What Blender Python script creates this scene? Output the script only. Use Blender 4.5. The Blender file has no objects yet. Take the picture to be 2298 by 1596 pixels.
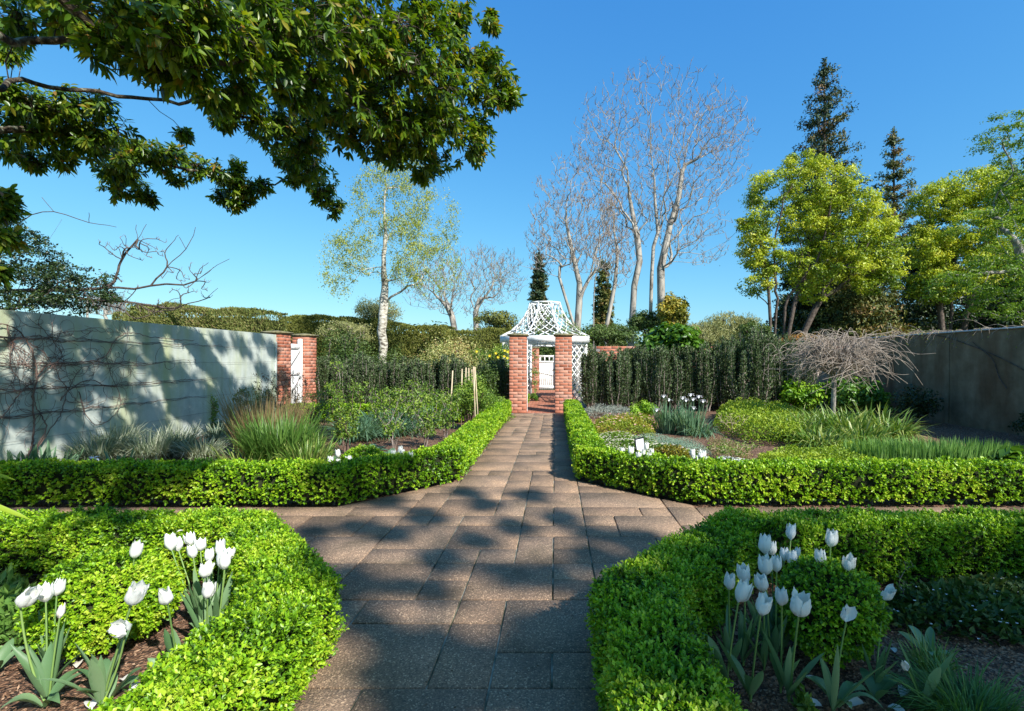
import bpy, math, random
import numpy as np
from mathutils import Vector

sc = bpy.context.scene
rng = np.random.default_rng(11)
random.seed(5)

# ------------------------------------------------------------------ camera, sky, sun, exposure
EYE = 1.49
cam_d = bpy.data.cameras.new('camera')
cam = bpy.data.objects.new('camera', cam_d)
sc.collection.objects.link(cam)
cam.location = (0, 0, EYE)
cam.rotation_euler = (math.radians(90), 0, 0)
cam_d.sensor_width = 36
cam_d.lens = 18
cam_d.shift_x = -0.0422
cam_d.shift_y = 0.0043
cam_d.clip_end = 3000
cam_d.clip_start = 0.05
sc.camera = cam

SUN = np.array([0.533, -0.580, 0.614]); SUN /= np.linalg.norm(SUN)
EXPO = 0.9
SKY_DIV = 0.15 * 2 ** EXPO
world = bpy.data.worlds.new('World'); sc.world = world
world.use_nodes = True
nt = world.node_tree
sky = nt.nodes.new('ShaderNodeTexSky')
sky.sky_type = 'NISHITA'
sky.sun_disc = False
sky.sun_elevation = math.asin(SUN[2])
sky.sun_rotation = math.atan2(SUN[0], SUN[1])
sky.altitude = 50
sky.air_density = 1.0
sky.dust_density = 0.6
sky.ozone_density = 2.5
bg = nt.nodes['Background']
# camera-like colour response of the clear sky, one curve per channel, everywhere on the dome
sepn = nt.nodes.new('ShaderNodeSeparateColor'); comb = nt.nodes.new('ShaderNodeCombineColor')
nt.links.new(sky.outputs[0], sepn.inputs[0])
for ch, (p_, k_) in enumerate(((1.12, .46), (.74, .74), (.38, .96))):
    pre = nt.nodes.new('ShaderNodeMath'); pre.operation = 'MULTIPLY'; pre.inputs[1].default_value = .2049
    pw = nt.nodes.new('ShaderNodeMath'); pw.operation = 'POWER'; pw.inputs[1].default_value = p_
    sc_n = nt.nodes.new('ShaderNodeMath'); sc_n.operation = 'MULTIPLY'; sc_n.inputs[1].default_value = k_ / SKY_DIV
    nt.links.new(sepn.outputs[ch], pre.inputs[0]); nt.links.new(pre.outputs[0], pw.inputs[0]); nt.links.new(pw.outputs[0], sc_n.inputs[0])
    nt.links.new(sc_n.outputs[0], comb.inputs[ch])
nt.links.new(comb.outputs[0], bg.inputs[0])
bg.inputs[1].default_value = 0.15

sun_d = bpy.data.lights.new('sun', 'SUN')
sun_d.energy = 4.6
sun_d.angle = math.radians(0.6)
sun_d.color = (1.0, 0.96, 0.90)
sun_o = bpy.data.objects.new('sun', sun_d)
sc.collection.objects.link(sun_o)
sun_o.rotation_euler = Vector(SUN).to_track_quat('Z', 'Y').to_euler()
sun_o.location = (8, -8, 12)

sc.view_settings.view_transform = 'Standard'
sc.view_settings.look = 'None'
sc.view_settings.gamma = 1
sc.view_settings.use_curve_mapping = False
sc.view_settings.exposure = EXPO
sc.cycles.max_bounces = 6
sc.cycles.diffuse_bounces = 3
sc.cycles.transmission_bounces = 3
sc.cycles.use_denoising = True

# ------------------------------------------------------------------ helpers
F = 1149.0
def gp(x, y):
    "ground point seen at a pixel of the 2298 px wide photograph"
    Y = EYE * F / (y - 808.0)
    return np.array([(x - 1246.0) * Y / F, Y, 0.0])
def ap(x, y, Y):
    return np.array([(x - 1246.0) * Y / F, Y, EYE - (y - 808.0) * Y / F])

def tag(o, label=None, cat=None, group=None, kind=None):
    if label: o['label'] = label
    if cat: o['category'] = cat
    if group: o['group'] = group
    if kind: o['kind'] = kind
    return o
def empty(name, loc, label=None, cat=None, group=None, kind=None):
    o = bpy.data.objects.new(name, None)
    o.empty_display_size = 0.1
    sc.collection.objects.link(o)
    o.location = tuple(float(v) for v in loc)
    return tag(o, label, cat, group, kind)

class MB:
    "collects arrays of vertices and faces; build() links them as ONE mesh object"
    def __init__(s):
        s.V = []; s.Fc = []; s.A = []; s.n = 0; s.smooth = False
    def add(s, V, Fc, a=None):
        V = np.asarray(V, dtype=np.float32).reshape(-1, 3)
        Fc = np.asarray(Fc, dtype=np.int64)
        if len(V) == 0 or len(Fc) == 0: return s
        s.V.append(V); s.Fc.append(Fc + s.n)
        if a is None: a = np.full(len(V), 0.5, dtype=np.float32)
        a = np.asarray(a, dtype=np.float32)
        if a.ndim == 0: a = np.full(len(V), float(a), dtype=np.float32)
        s.A.append(a); s.n += len(V)
        return s
    def mesh(s, name, mat, off=(0, 0, 0), smooth=False):
        me = bpy.data.meshes.new(name)
        if s.n:
            V = np.concatenate(s.V) - np.asarray(off, dtype=np.float32)
            me.vertices.add(len(V)); me.vertices.foreach_set('co', V.ravel())
            loops = np.concatenate([f.ravel() for f in s.Fc])
            tot = np.concatenate([np.full(len(f), f.shape[1]) for f in s.Fc])
            st = np.concatenate([[0], np.cumsum(tot)[:-1]])
            me.loops.add(len(loops)); me.loops.foreach_set('vertex_index', loops.astype(np.int32))
            me.polygons.add(len(tot)); me.polygons.foreach_set('loop_start', st.astype(np.int32))
            me.polygons.foreach_set('loop_total', tot.astype(np.int32))
            at = me.attributes.new('v', 'FLOAT', 'POINT')
            at.data.foreach_set('value', np.concatenate(s.A))
            me.update(calc_edges=True)
            if smooth:
                me.polygons.foreach_set('use_smooth', np.ones(len(tot), dtype=bool))
        mats = mat if isinstance(mat, (list, tuple)) else [mat]
        for m in mats: me.materials.append(m)
        return me
    def build(s, name, mat, parent=None, smooth=False, label=None, cat=None, group=None, kind=None):
        if kind is None and parent is not None and name in ('foliage','crown','twigs','blades','flowers','leaves','print','branches','stems','dead_leaves'): kind = 'stuff'
        off = tuple(parent.location) if parent is not None else (0, 0, 0)
        if parent is not None and parent.parent is not None:
            off = tuple(np.array(off) + np.array(parent.parent.location))
        if parent is not None and parent.type == 'MESH' and parent.get('_off') is not None:
            off = tuple(parent['_off'])
        me = s.mesh(name, mat, off, smooth)
        o = bpy.data.objects.new(name, me)
        sc.collection.objects.link(o)
        if parent is not None:
            o.parent = parent
        return tag(o, label, cat, group, kind)

def nrm(v):
    v = np.asarray(v, dtype=float)
    return v / np.maximum(np.linalg.norm(v, axis=-1, keepdims=True), 1e-9)
def rv(n): return nrm(rng.normal(size=(n, 3)))

BOXF = np.array([[0,3,2,1],[4,5,6,7],[0,1,5,4],[1,2,6,5],[2,3,7,6],[3,0,4,7]])
def box(mb, x0, x1, y0, y1, z0, z1, a=None):
    V = [[x0,y0,z0],[x1,y0,z0],[x1,y1,z0],[x0,y1,z0],[x0,y0,z1],[x1,y0,z1],[x1,y1,z1],[x0,y1,z1]]
    mb.add(V, BOXF, a)
def bevel_box(mb, x0, x1, y0, y1, z0, z1, b=0.004, a=None):
    "box with chamfered top and bottom and vertical edges (24 verts)"
    V = []; 
    for z, e in ((z0, b), (z0 + b, 0), (z1 - b, 0), (z1, b)):
        xa, xb, ya, yb = x0 + e, x1 - e, y0 + e, y1 - e
        c = b
        V += [[xa+c,ya,z],[xb-c,ya,z],[xb,ya+c,z],[xb,yb-c,z],[xb-c,yb,z],[xa+c,yb,z],[xa,yb-c,z],[xa,ya+c,z]]
    Q = []
    for r in range(3):
        for k in range(8):
            Q.append([r*8+k, r*8+(k+1)%8, (r+1)*8+(k+1)%8, (r+1)*8+k])
    n0 = mb.n
    mb.add(V, Q, a)
    top = np.array([[24+k for k in range(8)]]); bot = np.array([[7-k for k in range(8)]])
    mb.Fc.append(top + n0); mb.Fc.append(bot + n0)
def bar(mb, p0, p1, w, t, up=(0, 0, 1), a=None):
    "rectangular bar from p0 to p1; w across, t along `up`"
    p0 = np.array(p0, float); p1 = np.array(p1, float)
    d = nrm(p1 - p0); up = np.array(up, float)
    s = np.cross(d, up)
    if np.linalg.norm(s) < 1e-6: s = np.cross(d, [1, 0, 0])
    s = nrm(s); u = np.cross(s, d)
    V = []
    for p in (p0, p1):
        for (i, j) in ((-1,-1),(1,-1),(1,1),(-1,1)):
            V.append(p + s*i*w/2 + u*j*t/2)
    mb.add(V, [[0,3,2,1],[4,5,6,7],[0,1,5,4],[1,2,6,5],[2,3,7,6],[3,0,4,7]], a)

def tubes(mb, lines, sides=5, a=None):
    "lines: list of (pts Nx3, radii N); batched by length"
    by = {}
    for i, (p, r) in enumerate(lines):
        by.setdefault(len(p), []).append(i)
    ang = np.arange(sides) * 2 * math.pi / sides
    for n, idx in by.items():
        if n < 2: continue
        P = np.array([lines[i][0] for i in idx], dtype=float)
        R = np.array([lines[i][1] for i in idx], dtype=float)
        T = np.empty_like(P)
        T[:, 1:-1] = P[:, 2:] - P[:, :-2]; T[:, 0] = P[:, 1] - P[:, 0]; T[:, -1] = P[:, -1] - P[:, -2]
        T = nrm(T)
        mean = nrm(P[:, -1] - P[:, 0])
        ref = np.where(np.abs(mean[:, 2:3]) > 0.8, np.array([[1., 0, 0]]), np.array([[0, 0, 1.]]))[:, None, :]
        S = nrm(np.cross(T, np.broadcast_to(ref, T.shape))); U = np.cross(S, T)
        V = P[:, :, None, :] + R[:, :, None, None] * (S[:, :, None, :] * np.cos(ang)[None, None, :, None] + U[:, :, None, :] * np.sin(ang)[None, None, :, None])
        m = len(idx)
        V = V.reshape(-1, 3)
        k = np.arange(sides); k2 = (k + 1) % sides
        base = (np.arange(m) * n * sides)[:, None, None] + (np.arange(n - 1) * sides)[None, :, None]
        Q = np.stack([base + k, base + k2, base + sides + k2, base + sides + k], axis=-1).reshape(-1, 4)
        aa = np.repeat(rng.random(m), n * sides) if a is None else np.full(m*n*sides, a)
        mb.add(V, Q, aa)

def kites(mb, P, D, N, L, W, wpos=0.45, fold=0.25, a=None):
    "one folded two-triangle leaf each"
    D = nrm(D); S = nrm(np.cross(D, N)); N2 = np.cross(S, D)
    n = len(P)
    L = np.broadcast_to(np.asarray(L, float), (n,))[:, None]; W = np.broadcast_to(np.asarray(W, float), (n,))[:, None]
    b = P; t = P + D * L
    m = P + D * L * wpos + N2 * W * fold
    V = np.stack([b, m - S * W / 2, t, m + S * W / 2], axis=1).reshape(-1, 3)
    k = np.arange(n)[:, None] * 4
    Q = np.concatenate([k + np.array([[0, 2, 1]]), k + np.array([[0, 3, 2]])])
    if a is None: a = rng.random(n)
    mb.add(V, Q, np.repeat(a, 4))

def ribbons(mb, P, D, N, L, W, prof, bend=0.0, droop=0.0, fold=0.15, a=None, twist=0.0):
    "leaf blades: prof list of (t, relative width); bend along -N, droop along -Z"
    D = nrm(D); S = nrm(np.cross(D, N)); N2 = np.cross(S, D)
    n = len(P)
    def arr(x): return np.broadcast_to(np.asarray(x, float), (n,))[:, None]
    L = arr(L); W = arr(W); bend = arr(bend); droop = arr(droop); twist = arr(twist)
    rows = []
    for (t, w) in prof:
        C = P + D * L * t - N2 * L * bend * t * t + np.array([0, 0, -1.]) * L * droop * t * t
        St = S * np.cos(twist * t) + N2 * np.sin(twist * t)
        Nt = N2 * np.cos(twist * t) - S * np.sin(twist * t)
        rows += [C - St * W * w / 2 + Nt * W * w * fold, C, C + St * W * w / 2 + Nt * W * w * fold]
    V = np.stack(rows, axis=1).reshape(-1, 3)
    m = len(prof); q = []
    for i in range(m - 1):
        q.append([3*i, 3*i+1, 3*i+4, 3*i+3]); q.append([3*i+1, 3*i+2, 3*i+5, 3*i+4])
    Q = ((np.arange(n) * 3 * m)[:, None, None] + np.array(q)[None]).reshape(-1, 4)
    if a is None: a = rng.random(n)
    mb.add(V, Q, np.repeat(a, 3 * m))

LEAF_BIG = [(0, .06), (.25, .75), (.55, 1.0), (.82, .62), (1, .03)]
BLADE = [(0, .7), (.35, 1.0), (.7, .8), (1, .05)]
BROAD = [(0, .45), (.2, .8), (.5, 1.0), (.78, .7), (1, .03)]

def skeleton(seed_pos, pts, bf=0.35, pr=None):
    "balanced minimum spanning tree from the seeds (trunk nodes) through pts"
    if pr is None: pr = [-1] + list(range(len(seed_pos) - 1))
    pos = [np.array(p, float) for p in seed_pos]; par = list(pr)
    pl = []
    for i, p in enumerate(par):
        pl.append(0 if p < 0 else pl[p] + np.linalg.norm(pos[i] - pos[p]))
    pts = np.asarray(pts, float); n = len(pts)
    best = np.full(n, 1e18); bi = np.zeros(n, int); done = np.zeros(n, bool)
    def relax(j):
        d = np.linalg.norm(pts - pos[j], axis=1) + bf * pl[j]
        m = (d < best) & ~done
        best[m] = d[m]; bi[m] = j
    for j in range(len(pos)): relax(j)
    for _ in range(n):
        c = np.where(done, 1e18, best); i = int(np.argmin(c))
        done[i] = True; j = int(bi[i])
        pos.append(pts[i]); par.append(j); pl.append(pl[j] + np.linalg.norm(pts[i] - pos[j]))
        relax(len(pos) - 1)
    return np.array(pos), np.array(par)

def skel_lines(pos, par, r_tip, r_root, wig=0.04, sub=2, minr=0.0, thin=1.0):
    n = len(pos); cnt = np.ones(n); ch = [[] for _ in range(n)]
    for i in range(n - 1, -1, -1):
        if par[i] >= 0: cnt[par[i]] += cnt[i]
    for i in range(n):
        if par[i] >= 0: ch[par[i]].append(i)
    minr = max(minr, r_tip * .6); r_tip = r_tip * thin
    root_c = max(cnt); e = math.log(r_root / r_tip) / math.log(root_c)
    rad = r_tip * cnt ** e
    lines = []
    stack = [(i, None) for i in range(n) if par[i] < 0]
    while stack:
        i, st = stack.pop()
        path = [] if st is None else [st]
        cur = i
        while True:
            path.append(cur)
            if not ch[cur]: break
            c = sorted(ch[cur], key=lambda k: -cnt[k])
            for k in c[1:]: stack.append((k, cur))
            cur = c[0]
        if len(path) < 2: continue
        P = pos[path]; R = rad[path].copy()
        if st is not None: R[0] = min(R[0], R[1] * 1.15)
        # catmull-rom subdivision
        if sub > 1 and len(P) > 1:
            E = np.vstack([2*P[0]-P[1], P, 2*P[-1]-P[-2]])
            out = []; ro = []
            for k in range(len(P) - 1):
                p0, p1, p2, p3 = E[k], E[k+1], E[k+2], E[k+3]
                for s in range(sub):
                    t = s / sub
                    q = .5*((2*p1)+(-p0+p2)*t+(2*p0-5*p1+4*p2-p3)*t*t+(-p0+3*p1-3*p2+p3)*t**3)
                    if s > 0: q = q + rng.normal(size=3) * wig * np.linalg.norm(p2 - p1)
                    out.append(q); ro.append(R[k]*(1-t)+R[k+1]*t)
            out.append(P[-1]); ro.append(R[-1])
            P = np.array(out); R = np.array(ro)
        lines.append((P, np.maximum(R, minr)))
    return lines

# ------------------------------------------------------------------ materials
def newmat(name):
    m = bpy.data.materials.new(name); m.use_nodes = True
    n = m.node_tree.nodes; l = m.node_tree.links
    b = n['Principled BSDF']
    return m, n, l, b
def ramp(n, stops):
    r = n.new('ShaderNodeValToRGB')
    e = r.color_ramp.elements
    while len(e) > 1: e.remove(e[-1])
    e[0].position = stops[0][0]; e[0].color = (*stops[0][1], 1)
    for p, c in stops[1:]:
        x = e.new(p); x.color = (*c, 1)
    return r
def leafmat(name, cols, rough=0.45, trans=0.35, spec=0.4, noise=0.0, tint=(1.25, 1.2, .6)):
    m, n, l, b = newmat(name)
    at = n.new('ShaderNodeAttribute'); at.attribute_name = 'v'
    k = len(cols)
    r = ramp(n, [(i / max(k - 1, 1), c) for i, c in enumerate(cols)])
    src = at.outputs['Fac']
    if noise > 0:
        tc = n.new('ShaderNodeNewGeometry'); nz = n.new('ShaderNodeTexNoise'); nz.inputs['Scale'].default_value = noise
        nz.inputs['Detail'].default_value = 2
        l.new(tc.outputs['Position'], nz.inputs['Vector'])
        mx = n.new('ShaderNodeMath'); mx.operation = 'MULTIPLY_ADD'
        mx.inputs[1].default_value = 1.5; mx.inputs[2].default_value = -0.75
        l.new(nz.outputs['Fac'], mx.inputs[0])
        ad = n.new('ShaderNodeMath'); ad.operation = 'ADD'; ad.use_clamp = True
        l.new(mx.outputs[0], ad.inputs[0]); l.new(src, ad.inputs[1]); src = ad.outputs[0]
    l.new(src, r.inputs['Fac'])
    l.new(r.outputs['Color'], b.inputs['Base Color'])
    b.inputs['Roughness'].default_value = rough
    b.inputs['Specular IOR Level'].default_value = spec
    if trans > 0:
        tr = n.new('ShaderNodeBsdfTranslucent')
        mu = n.new('ShaderNodeMixRGB'); mu.blend_type = 'MULTIPLY'; mu.inputs[0].default_value = 1
        mu.inputs[2].default_value = (*tint, 1)
        l.new(r.outputs['Color'], mu.inputs[1]); l.new(mu.outputs[0], tr.inputs['Color'])
        ms = n.new('ShaderNodeMixShader'); ms.inputs[0].default_value = trans
        l.new(b.outputs[0], ms.inputs[1]); l.new(tr.outputs[0], ms.inputs[2])
        l.new(ms.outputs[0], n['Material Output'].inputs['Surface'])
    return m
def noisemat(name, stops, scale=8, detail=6, rough=0.9, bump=0.0, bscale=None, dist=0.02, stretch=None, spec=0.2, objrand=0.0):
    m, n, l, b = newmat(name)
    g = n.new('ShaderNodeNewGeometry')
    vec = g.outputs['Position']
    if stretch:
        mp = n.new('ShaderNodeMapping'); mp.inputs['Scale'].default_value = stretch
        l.new(vec, mp.inputs['Vector']); vec = mp.outputs[0]
    nz = n.new('ShaderNodeTexNoise'); nz.inputs['Scale'].default_value = scale; nz.inputs['Detail'].default_value = detail
    l.new(vec, nz.inputs['Vector'])
    r = ramp(n, stops)
    fac = nz.outputs['Fac']
    if objrand > 0:
        oi = n.new('ShaderNodeObjectInfo')
        ma = n.new('ShaderNodeMath'); ma.operation = 'MULTIPLY_ADD'; ma.inputs[1].default_value = objrand; ma.inputs[2].default_value = -objrand/2
        l.new(oi.outputs['Random'], ma.inputs[0])
        ad = n.new('ShaderNodeMath'); ad.operation = 'ADD'; ad.use_clamp = True
        l.new(ma.outputs[0], ad.inputs[0]); l.new(fac, ad.inputs[1]); fac = ad.outputs[0]
    l.new(fac, r.inputs['Fac']); l.new(r.outputs['Color'], b.inputs['Base Color'])
    b.inputs['Roughness'].default_value = rough
    b.inputs['Specular IOR Level'].default_value = spec
    if bump > 0:
        n2 = n.new('ShaderNodeTexNoise'); n2.inputs['Scale'].default_value = bscale or scale * 4; n2.inputs['Detail'].default_value = 6
        l.new(vec, n2.inputs['Vector'])
        bp = n.new('ShaderNodeBump'); bp.inputs['Strength'].default_value = bump; bp.inputs['Distance'].default_value = dist
        l.new(n2.outputs['Fac'], bp.inputs['Height']); l.new(bp.outputs[0], b.inputs['Normal'])
    return m

M = {}
M['box'] = leafmat('box_leaf', [(.03,.08,.005), (.10,.235,.008), (.22,.42,.012), (.36,.54,.02), (.44,.53,.05)], rough=.4, trans=.3, spec=.35, noise=2.6)
M['box_yellow'] = leafmat('box_leaf_yellowed', [(.07,.09,.01), (.16,.17,.015), (.25,.23,.02), (.24,.12,.03)], rough=.4, trans=.3)
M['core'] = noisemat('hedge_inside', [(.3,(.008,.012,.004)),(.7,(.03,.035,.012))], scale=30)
M['mulch'] = None
M['bark_grey'] = noisemat('bark_grey', [(.3,(.12,.105,.09)),(.55,(.30,.28,.24)),(.75,(.42,.40,.36))], scale=9, bump=.6, stretch=(1,1,.4))
M['bark_lichen'] = noisemat('bark_lichen', [(.40,(.03,.022,.015)),(.55,(.09,.07,.045)),(.63,(.20,.21,.15)),(.75,(.33,.35,.27))], scale=16, bump=.9, dist=.02)
M['bark_dark'] = noisemat('bark_dark', [(.3,(.04,.03,.025)),(.7,(.14,.11,.09))], scale=12, bump=.6)
M['twig'] = noisemat('twig', [(.3,(.14,.11,.09)),(.7,(.33,.28,.25))], scale=6)
M['twig_far'] = noisemat('twig_far', [(.3,(.16,.12,.10)),(.7,(.30,.245,.205))], scale=3)
M['twig_red'] = noisemat('twig_red', [(.3,(.10,.06,.05)),(.7,(.22,.15,.12))], scale=6)
M['twig_pale'] = noisemat('twig_pale', [(.3,(.19,.15,.12)),(.7,(.42,.35,.28))], scale=7)
M['bark_pale'] = noisemat('bark_pale', [(.32,(.14,.12,.10)),(.48,(.33,.305,.265)),(.75,(.45,.42,.37))], scale=5, bump=.4, stretch=(1,1,.35))
M['birch'] = noisemat('birch_bark', [(.36,(.08,.065,.05)),(.46,(.34,.31,.25)),(.65,(.56,.53,.45))], scale=7, bump=.5, stretch=(1,1,2.2))
M['white'] = noisemat('white_paint', [(.3,(.50,.50,.45)),(.42,(.70,.71,.68)),(.6,(.80,.80,.78))], scale=6, rough=.5, bump=.1)
M['stakes'] = noisemat('stake_wood', [(.3,(.38,.28,.17)),(.7,(.62,.52,.36))], scale=20, stretch=(1,1,.2), rough=.8)
M['cane'] = M['stakes']
M['petal'] = leafmat('tulip_petal', [(.80,.80,.74), (.86,.86,.82)], rough=.5, trans=.3, spec=.3, tint=(1,1,.92))
M['petal_fade'] = leafmat('tulip_petal_fading', [(.80,.76,.66), (.84,.80,.72)], rough=.6, trans=.3, spec=.2, tint=(1,.95,.85))
M['tulip_leaf'] = leafmat('tulip_leaf', [(.10,.20,.08), (.17,.29,.13), (.25,.37,.19)], rough=.42, trans=.3, spec=.4)
M['stem'] = leafmat('tulip_stem', [(.13,.24,.06), (.2,.3,.08)], rough=.5, trans=0)
M['canopy'] = leafmat('evergreen_leaf', [(.03,.065,.01), (.065,.135,.012), (.125,.215,.015), (.23,.26,.02), (.27,.15,.03)], rough=.34, trans=.38, spec=.4, tint=(1.6,1.5,.35))
M['canopy_dark'] = M['canopy']
M['yew'] = leafmat('yew_needles', [(.035,.06,.025), (.085,.13,.05), (.17,.23,.09)], rough=.5, trans=.15)
M['grass'] = leafmat('grass_blade', [(.05,.12,.02), (.10,.21,.035), (.17,.29,.06)], rough=.45, trans=.3)
M['grass_dry'] = leafmat('dry_grass', [(.22,.15,.07), (.33,.24,.12), (.16,.17,.06)], rough=.7, trans=.25)
M['sedge'] = leafmat('variegated_blade', [(.14,.19,.11), (.28,.33,.22), (.46,.48,.36)], rough=.5, trans=.3)
M['iris'] = leafmat('iris_blade', [(.08,.17,.09), (.13,.24,.13), (.18,.30,.17)], rough=.45, trans=.3)
M['strap'] = leafmat('strap_leaf', [(.06,.14,.02), (.12,.23,.035), (.22,.32,.06), (.36,.38,.12)], rough=.4, trans=.3)
M['rose'] = leafmat('rose_leaf', [(.06,.13,.015), (.15,.26,.03), (.28,.38,.05)], rough=.45, trans=.35)
M['hydr'] = leafmat('hydrangea_leaf', [(.10,.23,.012), (.20,.38,.02), (.32,.48,.04)], rough=.4, trans=.35)
M['bigleaf'] = leafmat('broad_green_leaf', [(.05,.13,.015), (.09,.2,.02), (.13,.26,.03)], rough=.35, trans=.35)
M['lime'] = leafmat('lime_leaf', [(.13,.22,.015), (.26,.38,.025), (.40,.48,.04)], rough=.5, trans=.35)
M['azalea'] = leafmat('azalea_leaf', [(.10,.17,.015), (.22,.30,.02), (.34,.36,.03), (.36,.24,.05)], rough=.45, trans=.3)
M['silver'] = leafmat('silver_leaf', [(.17,.20,.16), (.30,.33,.28)], rough=.8, trans=.1)
M['bluegreen'] = leafmat('bluegreen_mat', [(.12,.22,.15), (.20,.32,.23), (.27,.38,.28)], rough=.8, trans=.15)
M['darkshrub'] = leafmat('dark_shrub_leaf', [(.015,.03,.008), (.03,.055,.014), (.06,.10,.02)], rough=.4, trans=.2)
M['midshrub'] = leafmat('mid_shrub_leaf', [(.035,.07,.014), (.075,.13,.022), (.13,.18,.04)], rough=.5, trans=.25, noise=.8)
M['varieg'] = leafmat('variegated_leaf', [(.18,.23,.04), (.42,.44,.14), (.60,.57,.25), (.34,.20,.08)], rough=.5, trans=.3)
M['golden'] = leafmat('golden_leaf', [(.16,.18,.02), (.32,.30,.04), (.45,.34,.05)], rough=.5, trans=.3)
M['camphor'] = leafmat('spring_leaf', [(.09,.16,.012), (.29,.38,.02), (.48,.55,.04), (.62,.60,.09)], rough=.45, trans=.35, noise=.5)
M['elm'] = leafmat('fresh_leaf', [(.07,.15,.01), (.15,.27,.02), (.26,.37,.03)], rough=.45, trans=.4)
M['birch_leaf'] = leafmat('birch_leaf', [(.20,.25,.03), (.32,.37,.06), (.42,.44,.10)], rough=.5, trans=.35)
M['conifer'] = leafmat('conifer_needles', [(.02,.045,.018), (.04,.075,.025), (.08,.10,.03), (.15,.085,.03)], rough=.6, trans=.1, noise=.6)
M['conifer2'] = leafmat('conifer_needles_gold', [(.04,.07,.02), (.10,.13,.03), (.17,.17,.035), (.19,.11,.035)], rough=.6, trans=.15, noise=.6)
M['cliphedge'] = leafmat('cypress_hedge', [(.07,.10,.02), (.14,.17,.035), (.21,.22,.06), (.26,.19,.09)], rough=.7, trans=.15, noise=.35)
M['cliphedge2'] = leafmat('old_cypress_hedge', [(.08,.10,.02), (.16,.18,.03), (.25,.24,.05)], rough=.7, trans=.15, noise=.5)
M['orange_leaf'] = leafmat('orange_leaf', [(.12,.13,.03), (.32,.19,.04), (.42,.18,.04)], rough=.6, trans=.25)
M['bulb'] = leafmat('bulb_leaf', [(.07,.17,.035), (.14,.28,.06), (.22,.37,.10)], rough=.45, trans=.3)
M['pale_grass'] = leafmat('pale_green_plume', [(.18,.20,.07), (.27,.28,.10), (.36,.35,.15)], rough=.6, trans=.3)
M['dead'] = leafmat('dead_leaf', [(.10,.05,.035), (.20,.11,.06), (.3,.2,.12)], rough=.8, trans=.1)
M['yellow_fl'] = leafmat('yellow_flower', [(.80,.60,.02), (.85,.7,.05)], rough=.6, trans=.2)
M['pink_fl'] = leafmat('pink_flower', [(.75,.30,.26), (.80,.55,.5)], rough=.6, trans=.2)
M['white_fl'] = leafmat('white_flower', [(.78,.78,.76), (.86,.84,.86)], rough=.6, trans=.25, tint=(1,1,1))
M['cream_fl'] = leafmat('cream_flower', [(.75,.66,.5), (.8,.76,.66)], rough=.6, trans=.2, tint=(1,1,.9))
M['black'] = noisemat('black_frame', [(.3,(.02,.02,.022)),(.7,(.04,.04,.042))], rough=.5)
M['panel'] = noisemat('sign_panel', [(.3,(.70,.71,.74)),(.7,(.76,.77,.80))], rough=.35)
M['ink'] = noisemat('sign_ink', [(.3,(.30,.31,.36)),(.7,(.36,.37,.42))], rough=.6)
M['wire'] = noisemat('wire', [(.3,(.10,.10,.10)),(.7,(.2,.2,.19))], rough=.5)
M['metal_rail'] = noisemat('galvanised_rail', [(.3,(.33,.37,.38)),(.7,(.5,.53,.53))], rough=.5)
M['iron'] = noisemat('dark_iron', [(.3,(.05,.05,.05)),(.7,(.1,.1,.1))], rough=.5)
M['mortar'] = noisemat('mortar', [(.3,(.30,.24,.20)),(.7,(.44,.38,.33))], scale=30, bump=.3)
M['capstone'] = noisemat('pillar_cap', [(.3,(.10,.085,.04)),(.5,(.19,.17,.09)),(.7,(.27,.24,.15))], scale=10, bump=.3)

def brickmat(name, base):
    m, n, l, b = newmat(name)
    oi = n.new('ShaderNodeObjectInfo'); r = ramp(n, base)
    l.new(oi.outputs['Random'], r.inputs['Fac'])
    g = n.new('ShaderNodeNewGeometry'); nz = n.new('ShaderNodeTexNoise'); nz.inputs['Scale'].default_value = 22; nz.inputs['Detail'].default_value = 6
    l.new(g.outputs['Position'], nz.inputs['Vector'])
    r2 = ramp(n, [(.42, (1, 1, 1)), (.64, (1.1, 1.1, 1.08)), (.76, (1.3, 1.6, 1.7))])
    l.new(nz.outputs['Fac'], r2.inputs['Fac'])
    mu = n.new('ShaderNodeMixRGB'); mu.blend_type = 'MULTIPLY'; mu.inputs[0].default_value = 1
    l.new(r.outputs[0], mu.inputs[1]); l.new(r2.outputs[0], mu.inputs[2]); l.new(mu.outputs[0], b.inputs['Base Color'])
    b.inputs['Roughness'].default_value = .9; b.inputs['Specular IOR Level'].default_value = .2
    bp = n.new('ShaderNodeBump'); bp.inputs['Strength'].default_value = .5; bp.inputs['Distance'].default_value = .006
    n3 = n.new('ShaderNodeTexNoise'); n3.inputs['Scale'].default_value = 90
    l.new(g.outputs['Position'], n3.inputs['Vector']); l.new(n3.outputs['Fac'], bp.inputs['Height']); l.new(bp.outputs[0], b.inputs['Normal'])
    return m
M['brick'] = brickmat('brick_red', [(0, (.29,.095,.055)), (.3, (.39,.14,.085)), (.6, (.45,.175,.11)), (.85, (.50,.23,.155)), (1, (.40,.22,.165))])
M['paver'] = brickmat('brick_paver', [(0, (.25,.085,.05)), (.5, (.34,.13,.075)), (1, (.38,.17,.11))])

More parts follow.
